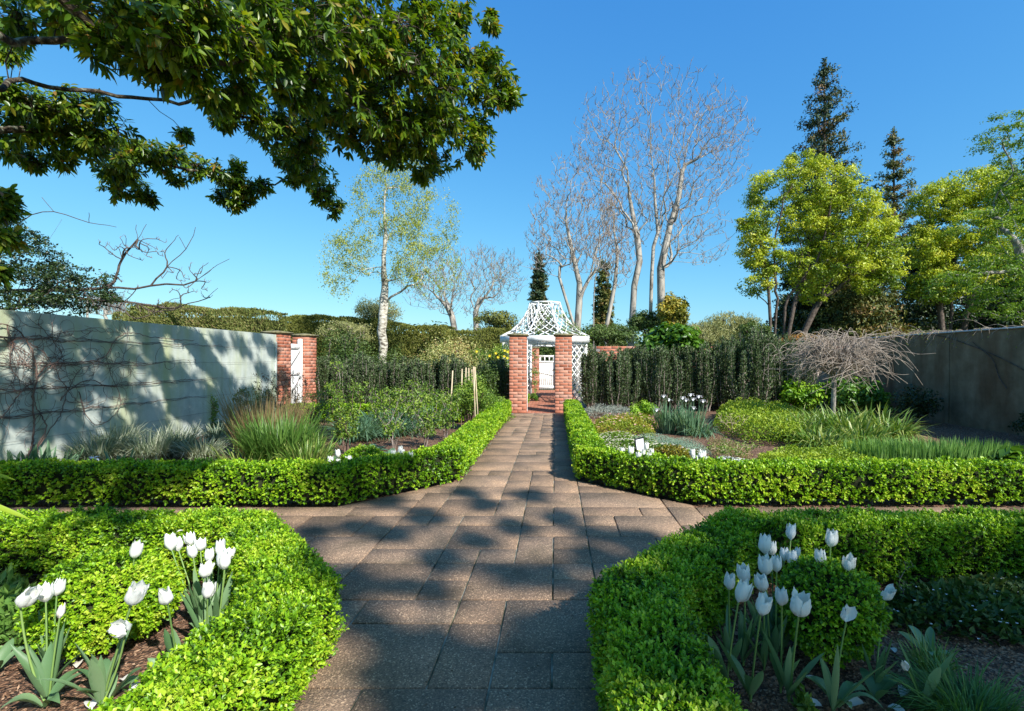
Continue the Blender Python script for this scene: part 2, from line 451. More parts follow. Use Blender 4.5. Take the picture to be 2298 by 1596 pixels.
# exposed-aggregate paving slab
def slabmat():
    m, n, l, b = newmat('exposed_aggregate')
    g = n.new('ShaderNodeNewGeometry'); oi = n.new('ShaderNodeObjectInfo')
    base = ramp(n, [(0, (.232,.158,.105)), (.35, (.255,.172,.115)), (.7, (.285,.195,.13)), (1, (.265,.186,.13))])
    l.new(oi.outputs['Random'], base.inputs['Fac'])
    nz = n.new('ShaderNodeTexNoise'); nz.inputs['Scale'].default_value = 2.2; nz.inputs['Detail'].default_value = 7
    l.new(g.outputs['Position'], nz.inputs['Vector'])
    r2 = ramp(n, [(.28, (.52, .56, .54)), (.42, (.86, .88, .86)), (.55, (1.04, 1.03, 1)), (.72, (1.3, 1.24, 1.12))])
    l.new(nz.outputs['Fac'], r2.inputs['Fac'])
    m1 = n.new('ShaderNodeMixRGB'); m1.blend_type = 'MULTIPLY'; m1.inputs[0].default_value = 1
    l.new(base.outputs[0], m1.inputs[1]); l.new(r2.outputs[0], m1.inputs[2])
    vo = n.new('ShaderNodeTexVoronoi'); vo.inputs['Scale'].default_value = 150
    l.new(g.outputs['Position'], vo.inputs['Vector'])
    sep = n.new('ShaderNodeSeparateColor'); l.new(vo.outputs['Color'], sep.inputs[0])
    r3 = ramp(n, [(0, (.45,.5,.55)), (.3, (.8,.8,.8)), (.7, (1.05,1,1)), (.9, (1.5,1.45,1.4)), (1, (2.6,2.6,2.5))])
    l.new(sep.outputs[0], r3.inputs['Fac'])
    m2 = n.new('ShaderNodeMixRGB'); m2.blend_type = 'MULTIPLY'; m2.inputs[0].default_value = .85
    l.new(m1.outputs[0], m2.inputs[1]); l.new(r3.outputs[0], m2.inputs[2])
    l.new(m2.outputs[0], b.inputs['Base Color'])
    b.inputs['Roughness'].default_value = .85; b.inputs['Specular IOR Level'].default_value = .25
    bp = n.new('ShaderNodeBump'); bp.inputs['Strength'].default_value = .6; bp.inputs['Distance'].default_value = .004
    l.new(vo.outputs['Distance'], bp.inputs['Height']); l.new(bp.outputs[0], b.inputs['Normal'])
    return m
M['slab'] = slabmat()
M['joint'] = noisemat('mossy_joint', [(.35,(.03,.035,.015)),(.48,(.13,.14,.09)),(.62,(.36,.36,.29))], scale=5, detail=8)

def mulchmat():
    m, n, l, b = newmat('bark_mulch')
    g = n.new('ShaderNodeNewGeometry')
    vo = n.new('ShaderNodeTexVoronoi'); vo.inputs['Scale'].default_value = 60
    nz = n.new('ShaderNodeTexNoise'); nz.inputs['Scale'].default_value = 12; nz.inputs['Detail'].default_value = 5
    l.new(g.outputs['Position'], nz.inputs['Vector'])
    ad = n.new('ShaderNodeMixRGB'); ad.inputs[0].default_value = .06
    l.new(g.outputs['Position'], ad.inputs[1]); l.new(nz.outputs['Color'], ad.inputs[2]); l.new(ad.outputs[0], vo.inputs['Vector'])
    sep = n.new('ShaderNodeSeparateColor'); l.new(vo.outputs['Color'], sep.inputs[0])
    r = ramp(n, [(0, (.045,.022,.012)), (.4, (.12,.058,.03)), (.75, (.22,.115,.062)), (1, (.34,.21,.13))])
    l.new(sep.outputs[0], r.inputs['Fac']); l.new(r.outputs[0], b.inputs['Base Color'])
    b.inputs['Roughness'].default_value = .95
    bp = n.new('ShaderNodeBump'); bp.inputs['Strength'].default_value = .9; bp.inputs['Distance'].default_value = .02
    l.new(vo.outputs['Distance'], bp.inputs['Height']); l.new(bp.outputs[0], b.inputs['Normal'])
    return m
M['mulch'] = mulchmat()
M['chip'] = leafmat('mulch_chip', [(.05,.025,.014), (.14,.07,.036), (.26,.145,.08), (.38,.25,.16)], rough=.95, trans=0)

def concretemat(name, stops, algae, streak=.6):
    m, n, l, b = newmat(name)
    g = n.new('ShaderNodeNewGeometry')
    nz = n.new('ShaderNodeTexNoise'); nz.inputs['Scale'].default_value = 2.5; nz.inputs['Detail'].default_value = 9; nz.inputs['Roughness'].default_value = .65
    l.new(g.outputs['Position'], nz.inputs['Vector'])
    r = ramp(n, stops); l.new(nz.outputs['Fac'], r.inputs['Fac'])
    mp = n.new('ShaderNodeMapping'); mp.inputs['Scale'].default_value = (1, 1.6, .35)
    l.new(g.outputs['Position'], mp.inputs['Vector'])
    n2 = n.new('ShaderNodeTexNoise'); n2.inputs['Scale'].default_value = 1.5; n2.inputs['Detail'].default_value = 5
    l.new(mp.outputs[0], n2.inputs['Vector'])
    r2 = ramp(n, [(.46, (0,0,0)), (.68, (1,1,1))]); l.new(n2.outputs['Fac'], r2.inputs['Fac'])
    mi = n.new('ShaderNodeMath'); mi.operation = 'MULTIPLY'; mi.inputs[1].default_value = streak
    l.new(r2.outputs[0], mi.inputs[0])
    mx = n.new('ShaderNodeMixRGB'); mx.inputs[2].default_value = (*algae, 1)
    l.new(mi.outputs[0], mx.inputs[0]); l.new(r.outputs[0], mx.inputs[1]); 
    mp3 = n.new('ShaderNodeMapping'); mp3.inputs['Scale'].default_value = (1, 1.6, .2)
    l.new(g.outputs['Position'], mp3.inputs['Vector'])
    n4 = n.new('ShaderNodeTexNoise'); n4.inputs['Scale'].default_value = 4; n4.inputs['Detail'].default_value = 6
    l.new(mp3.outputs[0], n4.inputs['Vector'])
    r4 = ramp(n, [(.3, (.62,.62,.6)), (.5, (1,1,1)), (.75, (1.15,1.14,1.1))]); l.new(n4.outputs['Fac'], r4.inputs['Fac'])
    m4 = n.new('ShaderNodeMixRGB'); m4.blend_type = 'MULTIPLY'; m4.inputs[0].default_value = .4
    l.new(mx.outputs[0], m4.inputs[1]); l.new(r4.outputs[0], m4.inputs[2]); l.new(m4.outputs[0], b.inputs['Base Color'])
    b.inputs['Roughness'].default_value = .9; b.inputs['Specular IOR Level'].default_value = .2
    bp = n.new('ShaderNodeBump'); bp.inputs['Strength'].default_value = .35; bp.inputs['Distance'].default_value = .01
    n3 = n.new('ShaderNodeTexNoise'); n3.inputs['Scale'].default_value = 35; n3.inputs['Detail'].default_value = 5
    l.new(g.outputs['Position'], n3.inputs['Vector']); l.new(n3.outputs['Fac'], bp.inputs['Height']); l.new(bp.outputs[0], b.inputs['Normal'])
    return m
M['wall_left'] = concretemat('rendered_wall', [(.3,(.34,.38,.34)),(.55,(.46,.50,.45)),(.75,(.55,.58,.51))], (.36,.39,.14), .6)
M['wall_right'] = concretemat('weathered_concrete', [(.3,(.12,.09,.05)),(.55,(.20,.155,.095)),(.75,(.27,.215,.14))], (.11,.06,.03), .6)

# ================================================================== SETTING
# ground sheets
mb = MB(); 
mb.add([[-900,-300,-.09],[900,-300,-.09],[900,1500,-.09],[-900,1500,-.09]], [[0,1,2,3]])
M['lawn'] = noisemat('far_ground', [(.3,(.05,.07,.02)),(.7,(.11,.13,.04))], scale=.3)
mb.build('ground', M['lawn'], kind='structure')
def hsum(x, y):
    return .5*np.sin(x*5.1+y*2.3)+.3*np.sin(x*11.7-y*9.1+1)+.2*np.sin(x*23+y*19)
nx, ny = 170, 170
xs = np.linspace(-7.1, 9.45, nx); ys = np.linspace(0.2, 16.4, ny)
X, Y = np.meshgrid(xs, ys)
Z = -0.035 + .012*hsum(X, Y)
idx = np.arange(nx*ny).reshape(ny, nx)
Q = np.stack([idx[:-1,:-1], idx[:-1,1:], idx[1:,1:], idx[1:,:-1]], -1).reshape(-1, 4)
mb = MB(); mb.add(np.stack([X, Y, Z], -1).reshape(-1, 3), Q)
mb.build('bed_soil', M['mulch'], smooth=True, kind='structure')
# distant wooded ridge
def ridge(x0, x1, Y, h, seed):
    r = np.random.default_rng(seed); n = 160; k = 7
    xs = np.linspace(x0, x1, n); prof = h*(.55+.25*np.sin(np.linspace(0, 7, n)+seed)+.12*np.sin(np.linspace(0, 31, n))) + r.random(n)*h*.1
    V = []
    for j in range(k):
        t = j/(k-1)
        V.append(np.stack([xs, np.full(n, Y + 40*t), prof*math.sin(t*math.pi/2) + r.random(n)*h*.07*(t > 0)], -1))
    V = np.concatenate(V); idx = np.arange(n*k).reshape(k, n)
    Q = np.stack([idx[:-1,:-1], idx[:-1,1:], idx[1:,1:], idx[1:,:-1]], -1).reshape(-1, 4)
    return V, Q
mb = MB(); mb.add(*ridge(-330, 330, 210, 15, 3))
M['ridge'] = noisemat('ridge_woods', [(.35,(.05,.075,.035)),(.55,(.10,.13,.05)),(.7,(.16,.18,.07))], scale=.12, detail=8, bump=1, bscale=.5, dist=2)
mb.build('distant_hill', M['ridge'], smooth=False, kind='structure')

# ---- paved path of loose-laid slabs
U = 0.286; X0 = -1.16; Y0 = 2.326
path = empty('paved_path', (0, 0, 0), kind='structure')
mb = MB()
zj = -0.012
mb.add([[-1.17,1.0,zj],[.285,1.0,zj],[.285,14.33,zj],[-1.17,14.33,zj]], [[0,1,2,3]])
mb.add([[-8,3.72,zj-.004],[9.2,3.72,zj-.004],[9.2,5.2,zj-.004],[-8,5.2,zj-.004]], [[0,1,2,3]])
mb.add([[-1.12,2.62,zj-.008],[.24,2.62,zj-.008],[1.25,3.72,zj-.008],[1.3,5.2,zj-.008],[.27,6.25,zj-.008],[-1.15,6.25,zj-.008],[-2.15,5.2,zj-.008],[-2.08,3.72,zj-.008]], [[0,1,2,3,4,5,6,7]])
mb.build('joint_bed', M['joint'], parent=path)
def row_of(Y): return int(round((Y - Y0)/U))
DIAG = {  # quadrant: (x limit sign, y side, two points of the diagonal edge)
 'nl': ((-1.15, 2.58), (-2.13, 3.66)), 'nr': ((.27, 2.58), (1.27, 3.66)),
 'fl': ((-1.17, 6.32), (-2.22, 5.2)), 'fr': ((.28, 6.32), (1.42, 5.25))}
def halfclip(poly, a, b, inside):
    a = np.array(a); b = np.array(b); n = np.array([-(b-a)[1], (b-a)[0]])
    s = np.sign(np.dot(np.array(inside) - a, n)); n = n * s
    out = []
    for i in range(len(poly)):
        p, q = np.array(poly[i]), np.array(poly[(i+1) % len(poly)])
        dp, dq = np.dot(p-a, n), np.dot(q-a, n)
        if dp >= 0: out.append(p)
        if dp*dq < 0: out.append(p + (q-p)*dp/(dp-dq))
    return out
def cell_in(c, r):
    if 0 <= c <= 4: return -4 <= r <= 41
    if 5 <= r <= 9: return -24 <= c <= 36
    x = X0+(c+.5)*U; y = Y0+(r+.5)*U
    P = [(X0+c*U, Y0+r*U), (X0+(c+1)*U, Y0+r*U), (X0+(c+1)*U, Y0+(r+1)*U), (X0+c*U, Y0+(r+1)*U)]
    key = ('n' if r < 5 else 'f') + ('l' if c < 0 else 'r')
    if not (-5 <= c <= 10 and 0 <= r <= 14): return False
    a, b = DIAG[key]
    q = halfclip(P, a, b, (-.44, 4.4))
    if len(q) < 3: return False
    q = np.array(q); A = .5*abs(np.dot(q[:,0], np.roll(q[:,1],1))-np.dot(q[:,1], np.roll(q[:,0],1)))
    return A > .012
cells = {(c, r) for c in range(-25, 38) for r in range(-5, 43) if cell_in(c, r)}
tiles = []
def put(c0, c1, r0, r1):
    t = [(c, r) for c in range(c0, c1) for r in range(r0, r1) if (c, r) in cells]
    if t:
        for k in t: cells.discard(k)
        tiles.append((c0, c1, r0, r1, t))
for t in [(0,1,-2,0),(1,3,-2,0),(3,5,-2,0),(0,2,0,2),(2,3,0,2),(3,4,0,1),(4,5,0,1),(3,5,1,3),(0,2,2,3),(2,3,2,3),
          (4,5,3,4),(4,5,4,5),(2,4,3,5),(1,2,3,4),(1,2,4,5),(-1,1,3,5),(5,7,3,5),(3,4,5,7),(4,5,5,6),(4,5,6,7),(2,3,5,6),(1,3,6,8),(-1,1,5,6),
          (5,7,5,7),(7,9,5,7),(-3,-1,5,7),(-1,1,6,8),(3,5,7,8),(0,1,8,9),(1,3,8,9),(3,4,8,10),(4,5,8,10),(5,6,7,8),(6,8,7,9),(5,6,8,9),(8,9,7,8),(9,10,7,9)]:
    put(*t)
sizes = [(3,2),(2,2),(2,2),(2,1),(1,2),(2,1),(1,1),(3,1)]
for r in range(-5, 43):
    for c in range(-25, 38):
        if (c, r) not in cells: continue
        zone = lambda c_, r_: 0 if 0 <= c_ <= 4 else (1 if r_ < 5 else 2 if r_ < 10 else 3) + (10 if c_ > 4 else 0)
        opts = [s for s in sizes if all((c+i, r+j) in cells and zone(c+i, r+j) == zone(c, r) for i in range(s[0]) for j in range(s[1]))]
        w = [s[0]*s[1] for s in opts]
        s = random.choices(opts, w)[0] if opts else (1, 1)
        put(c, c+s[0], r, r+s[1])
def slab(poly, zt):
    "chamfered polygonal slab"
    P = np.array(poly); c = P.mean(0); g = .005; ch = .005
    def inset(d):
        # move each vertex inward along bisector
        n = len(P); out = []
        for i in range(n):
            a = nrm(P[i]-P[i-1]); b = nrm(P[(i+1) % n]-P[i])
            na = np.array([-a[1], a[0]]); nb = np.array([-b[1], b[0]])
            m = na+nb; m = m/max(np.dot(m, m), .3)*2/1.0
            out.append(P[i]+m*d*.5*1.0 if False else P[i]+ (na+nb)*d/max(1+np.dot(na, nb), .4))
        return np.array(out)
    A = inset(g); B = inset(g+ch)
    n = len(P)
    V = np.vstack([np.c_[A, np.full(n, zt-.03)], np.c_[A, np.full(n, zt-ch)], np.c_[B, np.full(n, zt)]])
    mbx = MB()
    q = [[i, (i+1) % n, n+(i+1) % n, n+i] for i in range(n)] + [[n+i, n+(i+1) % n, 2*n+(i+1) % n, 2*n+i] for i in range(n)]
    mbx.add(V, q); mbx.Fc.append(np.array([[2*n+i for i in range(n)]]))
    return mbx
for (c0, c1, r0, r1, t) in tiles:
    P = [(X0+c0*U, Y0+r0*U), (X0+c1*U, Y0+r0*U), (X0+c1*U, Y0+r1*U), (X0+c0*U, Y0+r1*U)]
    P = [(x, min(y, 14.3)) for x, y in P]
    if (c1 <= 0 or c0 >= 5) and (r1 <= 5 or r0 >= 10):
        key = ('n' if (r0+r1)/2 < 7.5 else 'f') + ('l' if c1 <= 0 else 'r')
        a, b = DIAG[key]
        P = halfclip(P, a, b, (-.44, 4.4))
        if not (-5 <= c0 <= 10): pass
    if len(P) < 3: continue
    Pn = np.array(P)
    # drop near-duplicate points
    keep = [i for i in range(len(Pn)) if np.linalg.norm(Pn[i]-Pn[i-1]) > .02]
    Pn = Pn[keep]
    if len(Pn) < 3: continue
    if (c1 <= 0 or c0 >= 5):
        y_lo, y_hi = Pn[:,1].min(), Pn[:,1].max()
        if 5 <= r0 and r1 <= 10: pass
    slab(Pn, rng.normal()*.0012).build('slab', M['slab'], parent=path)

# ---- brick paving beyond the gate
bf = empty('brick_paving', (0, 0, 0), kind='structure')
mb = MB(); box(mb, -1.6, 1.0, 14.32, 25.6, -.06, -.006); mb.build('sand_bed', M['mortar'], parent=bf)
bm = MB(); bevel_box(bm, -.108, .108, -.05, .05, -.03, .0, .003); paver_me = bm.mesh('brick', M['paver'])
k = 0; y = 14.42; row = 0; rest = MB()
while y < 25.3:
    x = -1.38 + (row % 2)*.112
    while x < .75:
        vis = -.85 < x < .03
        if vis and k < 290:
            o = bpy.data.objects.new('brick', paver_me); sc.collection.objects.link(o); o.parent = bf
            o.location = (x, y, rng.normal()*.001); k += 1
        else: bevel_box(rest, x-.108, x+.108, y-.05, y+.05, -.03, -.001, .003)
        x += .224
    y += .108; row += 1
rest.build('outlying_bricks', M['paver'], parent=bf, kind='stuff')

# ================================================================== BRICK PILLARS
bm = MB(); bevel_box(bm, -.115, .115, -.055, .055, 0, .076, .003); brick_me = bm.mesh('brick', M['brick'])
def pillar(cx, cy, h, label, group):
    t = empty('brick_pillar', (cx, cy, 0), label, 'pillar', group)
    n = int(h/.086)
    mb = MB(); box(mb, cx-.229, cx+.229, cy-.229, cy+.229, -.05, n*.086-.002); mb.build('mortar', M['mortar'], parent=t)
    for i in range(n):
        base = [(-.12, -.18, 0), (.12, -.18, 0), (-.12, .18, 0), (.12, .18, 0), (-.18, 0, 1), (.18, 0, 1)]
        for (x, y, r) in base:
            if i % 2: x, y, r = y, x, 1-r
            o = bpy.data.objects.new('brick', brick_me); sc.collection.objects.link(o); o.parent = t
            o.location = (x+rng.normal()*.001, y+rng.normal()*.001, i*.086)
            o.rotation_euler = (0, 0, math.pi/2*r+rng.normal()*.004)
    H = n*.086
    mb = MB()
    # moulded stone cap: lower bed, flared slab, shallow pyramid
    lv = [(.235, H-.002), (.262, H+.012), (.285, H+.03), (.288, H+.055), (.262, H+.066), (0.02, H+.10)]
    V = []
    for r, z in lv: V += [[cx-r,cy-r,z],[cx+r,cy-r,z],[cx+r,cy+r,z],[cx-r,cy+r,z]]
    q = []
    for a in range(len(lv)-1):
        for b_ in range(4): q.append([a*4+b_, a*4+(b_+1) % 4, a*4+4+(b_+1) % 4, a*4+4+b_])
    q.append([len(lv)*4-4+i for i in range(4)])
    mb.add(V, q); mb.build('cap', M['capstone'], parent=t)
    return t
G1 = 'pillars of the gateway on the path'; G2 = 'pillars of the side gate in the left wall'; G3 = 'pillars of the far gateway'
pillar(-1.05, 14.57, 2.15, 'red brick pillar left of the path, framing the gateway in front of the lattice gazebo', G1)
pillar(.235, 14.57, 2.15, 'red brick pillar right of the path, framing the gateway in front of the lattice gazebo', G1)
pillar(-7.19, 13.25, 2.17, 'red brick pillar at the end of the pale rendered wall, half in shadow, nearer side of the gate', G2)
pillar(-7.19, 14.69, 2.17, 'sunlit red brick pillar on the far side of the white side gate at left', G2)
pillar(-1.05, 25.7, 2.07, 'far brick pillar seen through the gateway, left of the white door', G3)
pillar(.235, 25.7, 2.07, 'far brick pillar hidden behind the right gateway pillar, right of the white door', G3)

# ================================================================== WHITE DOOR (far) AND SIDE GATE
t = empty('garden_door', (-.41, 25.6, 0), 'white boarded garden door with three square openings, seen through the gateway', 'door')
for i in range(8):
    x = -.80 + i*.0975
    mb = MB(); bevel_box(mb, x+.002, x+.0955, 25.58, 25.60, .03, 1.36, .004); mb.build('board', M['white'], parent=t)
for z0, z1, nm in ((.08,.20,'rail'), (1.36,1.44,'rail'), (1.63,1.72,'rail')):
    mb = MB(); bevel_box(mb, -.81, -.01, 25.555, 25.578, z0, z1, .004); mb.build(nm, M['white'], parent=t)
for x0, x1 in ((-.81,-.71), (-.555,-.495), (-.325,-.265), (-.11,-.01)):
    mb = MB(); bevel_box(mb, x0, x1, 25.553, 25.60, 1.441, 1.629, .004); mb.build('mullion', M['white'], parent=t)
mb = MB(); bevel_box(mb, -.12, -.03, 25.53, 25.55, 1.0, 1.03, .004); mb.build('latch', M['iron'], parent=t)

t = empty('side_gate', (-7.17, 13.97, 0), 'white ledged and braced gate between the two brick pillars of the left wall', 'gate')
for i in range(7):
    y = 13.52 + i*.131
    top = 1.93 - .14*math.sin(math.pi*(i+.5)/7) if i < 6 else 2.06
    mb = MB(); bevel_box(mb, -7.20, -7.178, y+.003, y+.128, .06, 1.93 if i < 6 else 2.05, .004); mb.build('board', M['white'], parent=t)
for z in (.25, 1.08, 1.8):
    mb = MB(); bevel_box(mb, -7.176, -7.14, 13.52, 14.44, z, z+.10, .005); mb.build('rail', M['white'], parent=t)
mb = MB(); bar(mb, (-7.155, 13.56, 1.16), (-7.155, 14.38, 1.80), .09, .03, (1,0,0)); mb.build('brace', M['white'], parent=t)
mb = MB(); bar(mb, (-7.155, 13.56, .34), (-7.155, 14.38, 1.08), .09, .03, (1,0,0)); mb.build('brace', M['white'], parent=t)
mb = MB(); bevel_box(mb, -7.22, -7.12, 14.36, 14.445, 0, 2.08, .006); mb.build('gate_post', M['white'], parent=t)
mb = MB(); bevel_box(mb, -7.138, -7.11, 13.56, 13.72, 1.15, 1.19, .004); mb.build('latch', M['iron'], parent=t)

# ================================================================== WALLS
t = empty('garden_wall', (-7.17, 6.5, 0), 'pale grey-green rendered wall on the left with training wires and dappled shade', 'wall')
mb = MB()
ys = np.linspace(-1.5, 12.98, 60); zs = np.linspace(-.1, 2.13, 10)
for xf, sgn in ((-7.07, 1), (-7.27, -1)):
    A, B = np.meshgrid(ys, zs); Xp = np.full(A.shape, xf) + .004*np.sin(A*3.3)*np.sin(B*4)
    idx = np.arange(A.size).reshape(A.shape)
    Q = np.stack([idx[:-1,:-1], idx[:-1,1:], idx[1:,1:], idx[1:,:-1]], -1).reshape(-1, 4)
    mb.add(np.stack([Xp, A, B], -1).reshape(-1, 3), Q)
box(mb, -7.268, -7.074, -1.5, 12.978, 2.0, 2.133)
mb.add([[-7.07,12.98,-.1],[-7.27,12.98,-.1],[-7.27,12.98,2.13],[-7.07,12.98,2.13]], [[0,1,2,3]])
mb.build('masonry', M['wall_left'], parent=t)
for z in (.42, .76, 1.10, 1.44, 1.78):
    p = [(np.array([-7.035, y, z + .012*math.sin(y*2+z)]), .0022) for y in np.linspace(1, 12.9, 14)]
    mb = MB(); tubes(mb, [(np.array([q[0] for q in p]), np.array([q[1] for q in p]))], 4); mb.build('training_wire', M['wire'], parent=t)
mb = MB(); box(mb, -7.069, -7.04, 12.90, 12.97, 0, 1.95); mb.build('end_batten', M['wall_left'], parent=t)

t = empty('garden_wall', (9.5, 8, 0), 'tall weathered concrete wall in deep shade along the right side with a metal rail on top', 'wall')
mb = MB()
ys = np.linspace(-1.5, 16.1, 60)
A, B = np.meshgrid(ys, zs); Xp = np.full(A.shape, 9.4)
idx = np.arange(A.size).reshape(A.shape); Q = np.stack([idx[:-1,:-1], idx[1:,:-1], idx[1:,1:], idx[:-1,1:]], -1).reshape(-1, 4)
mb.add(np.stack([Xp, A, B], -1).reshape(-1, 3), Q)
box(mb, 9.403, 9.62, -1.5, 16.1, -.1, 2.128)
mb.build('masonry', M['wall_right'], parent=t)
mb = MB(); bevel_box(mb, 9.36, 9.66, -1.5, 16.1, 2.132, 2.165, .008); mb.build('rail', M['metal_rail'], parent=t)
for y in (3.4, 6.6, 9.4, 12.2, 15):
    mb = MB(); bevel_box(mb, 9.385, 9.399, y, y+.03, 0, 2.12, .003); mb.build('joint_strip', M['wall_right'], parent=t)

t = empty('brick_wall', (5.3, 16.3, 0), 'red brick wall seen over the top of the dark yew columns at the back', 'wall')
mb = MB(); box(mb, 1.3, 9.38, 16.24, 16.44, -.1, 1.92); mb.build('mortar', M['mortar'], parent=t)
k = 0
for i in range(8):
    x = 1.42 + (i % 2)*.12
    while x < 9.2 and k < 300:
        o = bpy.data.objects.new('brick', brick_me); sc.collection.objects.link(o); o.parent = t
        o.location = (x-5.3, 16.29-16.3, 1.845-.086*i+rng.normal()*.001); x += .24; k += 1

# ================================================================== LATTICE GAZEBO
gx, gy = -.38, 19.25
t = empty('lattice_gazebo', (gx, gy, 0), 'white octagonal lattice gazebo with a flared open roof behind the brick gateway', 'gazebo')
def octp(a, z, k, off=0.0):   # vertex k of octagon with apothem a
    th = -math.pi/2 + (k-.5)*math.pi/4; r = a/math.cos(math.pi/8)
    return np.array([gx + r*math.cos(th), gy + r*math.sin(th), z])
prof = [(1.62, 2.34), (1.26, 2.53), (1.0, 2.77), (.80, 3.03), (.64, 3.32), (.55, 3.60)]
def roofpt(k, u, s):
    s = min(max(s, 0), 1)*(len(prof)-1); i = min(int(s), len(prof)-2); f = s-i
    a = prof[i][0]*(1-f)+prof[i+1][0]*f; z = prof[i][1]*(1-f)+prof[i+1][1]*f
    return octp(a, z, k)*(1-u) + octp(a, z, k+1)*u
for k in range(8):
    mb = MB(); bar(mb, octp(1.5, 0, k), octp(1.5, 2.12, k), .09, .09, nrm(octp(1.5,0,k)-np.array([gx,gy,0]))); mb.build('post', M['white'], parent=t)
    mb = MB(); bar(mb, octp(1.60, 2.225, k), octp(1.60, 2.225, k+1), .05, .22, (0,0,1)); mb.build('fascia', M['white'], parent=t)
    mb = MB(); bar(mb, octp(1.50, 2.06, k), octp(1.50, 2.06, k+1), .06, .07, (0,0,1)); mb.build('beam', M['white'], parent=t)
    mb = MB(); bar(mb, octp(.55, 3.62, k), octp(.55, 3.62, k+1), .05, .05, (0,0,1)); mb.build('ring', M['white'], parent=t)
    mb = MB()
    for j in range(len(prof)-1): bar(mb, roofpt(k, 0, j/5), roofpt(k, 0, (j+1)/5), .045, .045, (0,0,1))
    mb.build('rib', M['white'], parent=t)
    for d in (0, 1):
        for s0 in (-.62, -.413, -.207, 0, .207, .413, .62, .827):
            pts = []
            for q in np.linspace(0, 1, 9):
                s = s0 + q*.62
                if -0.001 <= s <= 1.001: pts.append(roofpt(k, q if d == 0 else 1-q, s))
            if len(pts) < 2: continue
            mb = MB()
            for a_, b_ in zip(pts[:-1], pts[1:]):
                nn = nrm(a_ + b_ - 2*np.array([gx, gy, 1.2])) ; off = nn*(.012 if d else -.012)
                bar(mb, a_+off, b_+off, .032, .014, nn)
            mb.build('slat', M['white'], parent=t)
    if k not in (0, 4):   # wall lattice except the two doorways
        p, q = octp(1.49, 0, k), octp(1.49, 0, k+1); W = np.linalg.norm(q-p); Hh = 2.0; sp = .27
        nn = nrm(np.cross(q-p, [0,0,1]))
        for d in (0, 1):
            c = -Hh
            while c < W:
                # line u = c + z (d=0) or mirrored
                z0 = max(0, -c); z1 = min(Hh, W-c)
                if z1 - z0 > .12:
                    u0, u1 = c+z0, c+z1
                    if d: u0, u1 = W-u0, W-u1
                    off = nn*(.01 if d else -.01)
                    mb = MB(); bar(mb, p+(q-p)*u0/W+[0,0,.03+z0]+off, p+(q-p)*u1/W+[0,0,.03+z1]+off, .034, .013, nn)
                    mb.build('slat', M['white'], parent=t)
                c += sp
mb = MB(); bevel_box(mb, -.84, -.80, 14.83, 14.87, 0, 2.05, .004); 
tg = empty('gate_post', (-.82, 14.85, 0), 'slim white gate post against the back of the left gateway pillar', 'post'); mb.build('upright', M['white'], parent=tg)
mb = MB(); bevel_box(mb, -.852, -.80, 14.82, 14.88, 2.052, 2.075, .004); mb.build('top', M['white'], parent=tg)

# ================================================================== BOX HEDGES
def sprigs(mb, P, N, leaf, per=8, length=.045, up=.35, wr=.62):
    "short shoots with paired leaves standing on surface points P with normals N"
    n = len(P)
    D = nrm(N + rv(n)*.55 + np.array([0, 0, up]))
    t = np.tile(np.linspace(.25, 1.05, per), n)
    Pp = np.repeat(P, per, 0) + np.repeat(D, per, 0)*(t*length)[:, None]*np.repeat(.7+.6*rng.random(n), per)[:, None]
    side = nrm(np.cross(np.repeat(D, per, 0), rv(n*per)))
    Dl = nrm(side + np.repeat(D, per, 0)*(.5+.5*t)[:, None])
    Nl = nrm(np.repeat(N, per, 0)*.6 + rv(n*per)*.6 + np.array([0, 0, .5]))
    a = np.clip(np.repeat(.15+.6*rng.random(n), per) + .12*rng.normal(size=n*per) + (t-.7)*.35, 0, 1)
    L = leaf*(.5+1.0*rng.random(n*per))
    kites(mb, Pp, Dl, Nl, L, L*wr, wpos=.5, fold=.2, a=a)

def bump(P):
    x, y, z = P[:, 0], P[:, 1], P[:, 2]
    return .012*np.sin(x*7+y*5)+.01*np.sin(x*15-y*13+z*11)+.008*np.sin(x*31+y*27+z*23)

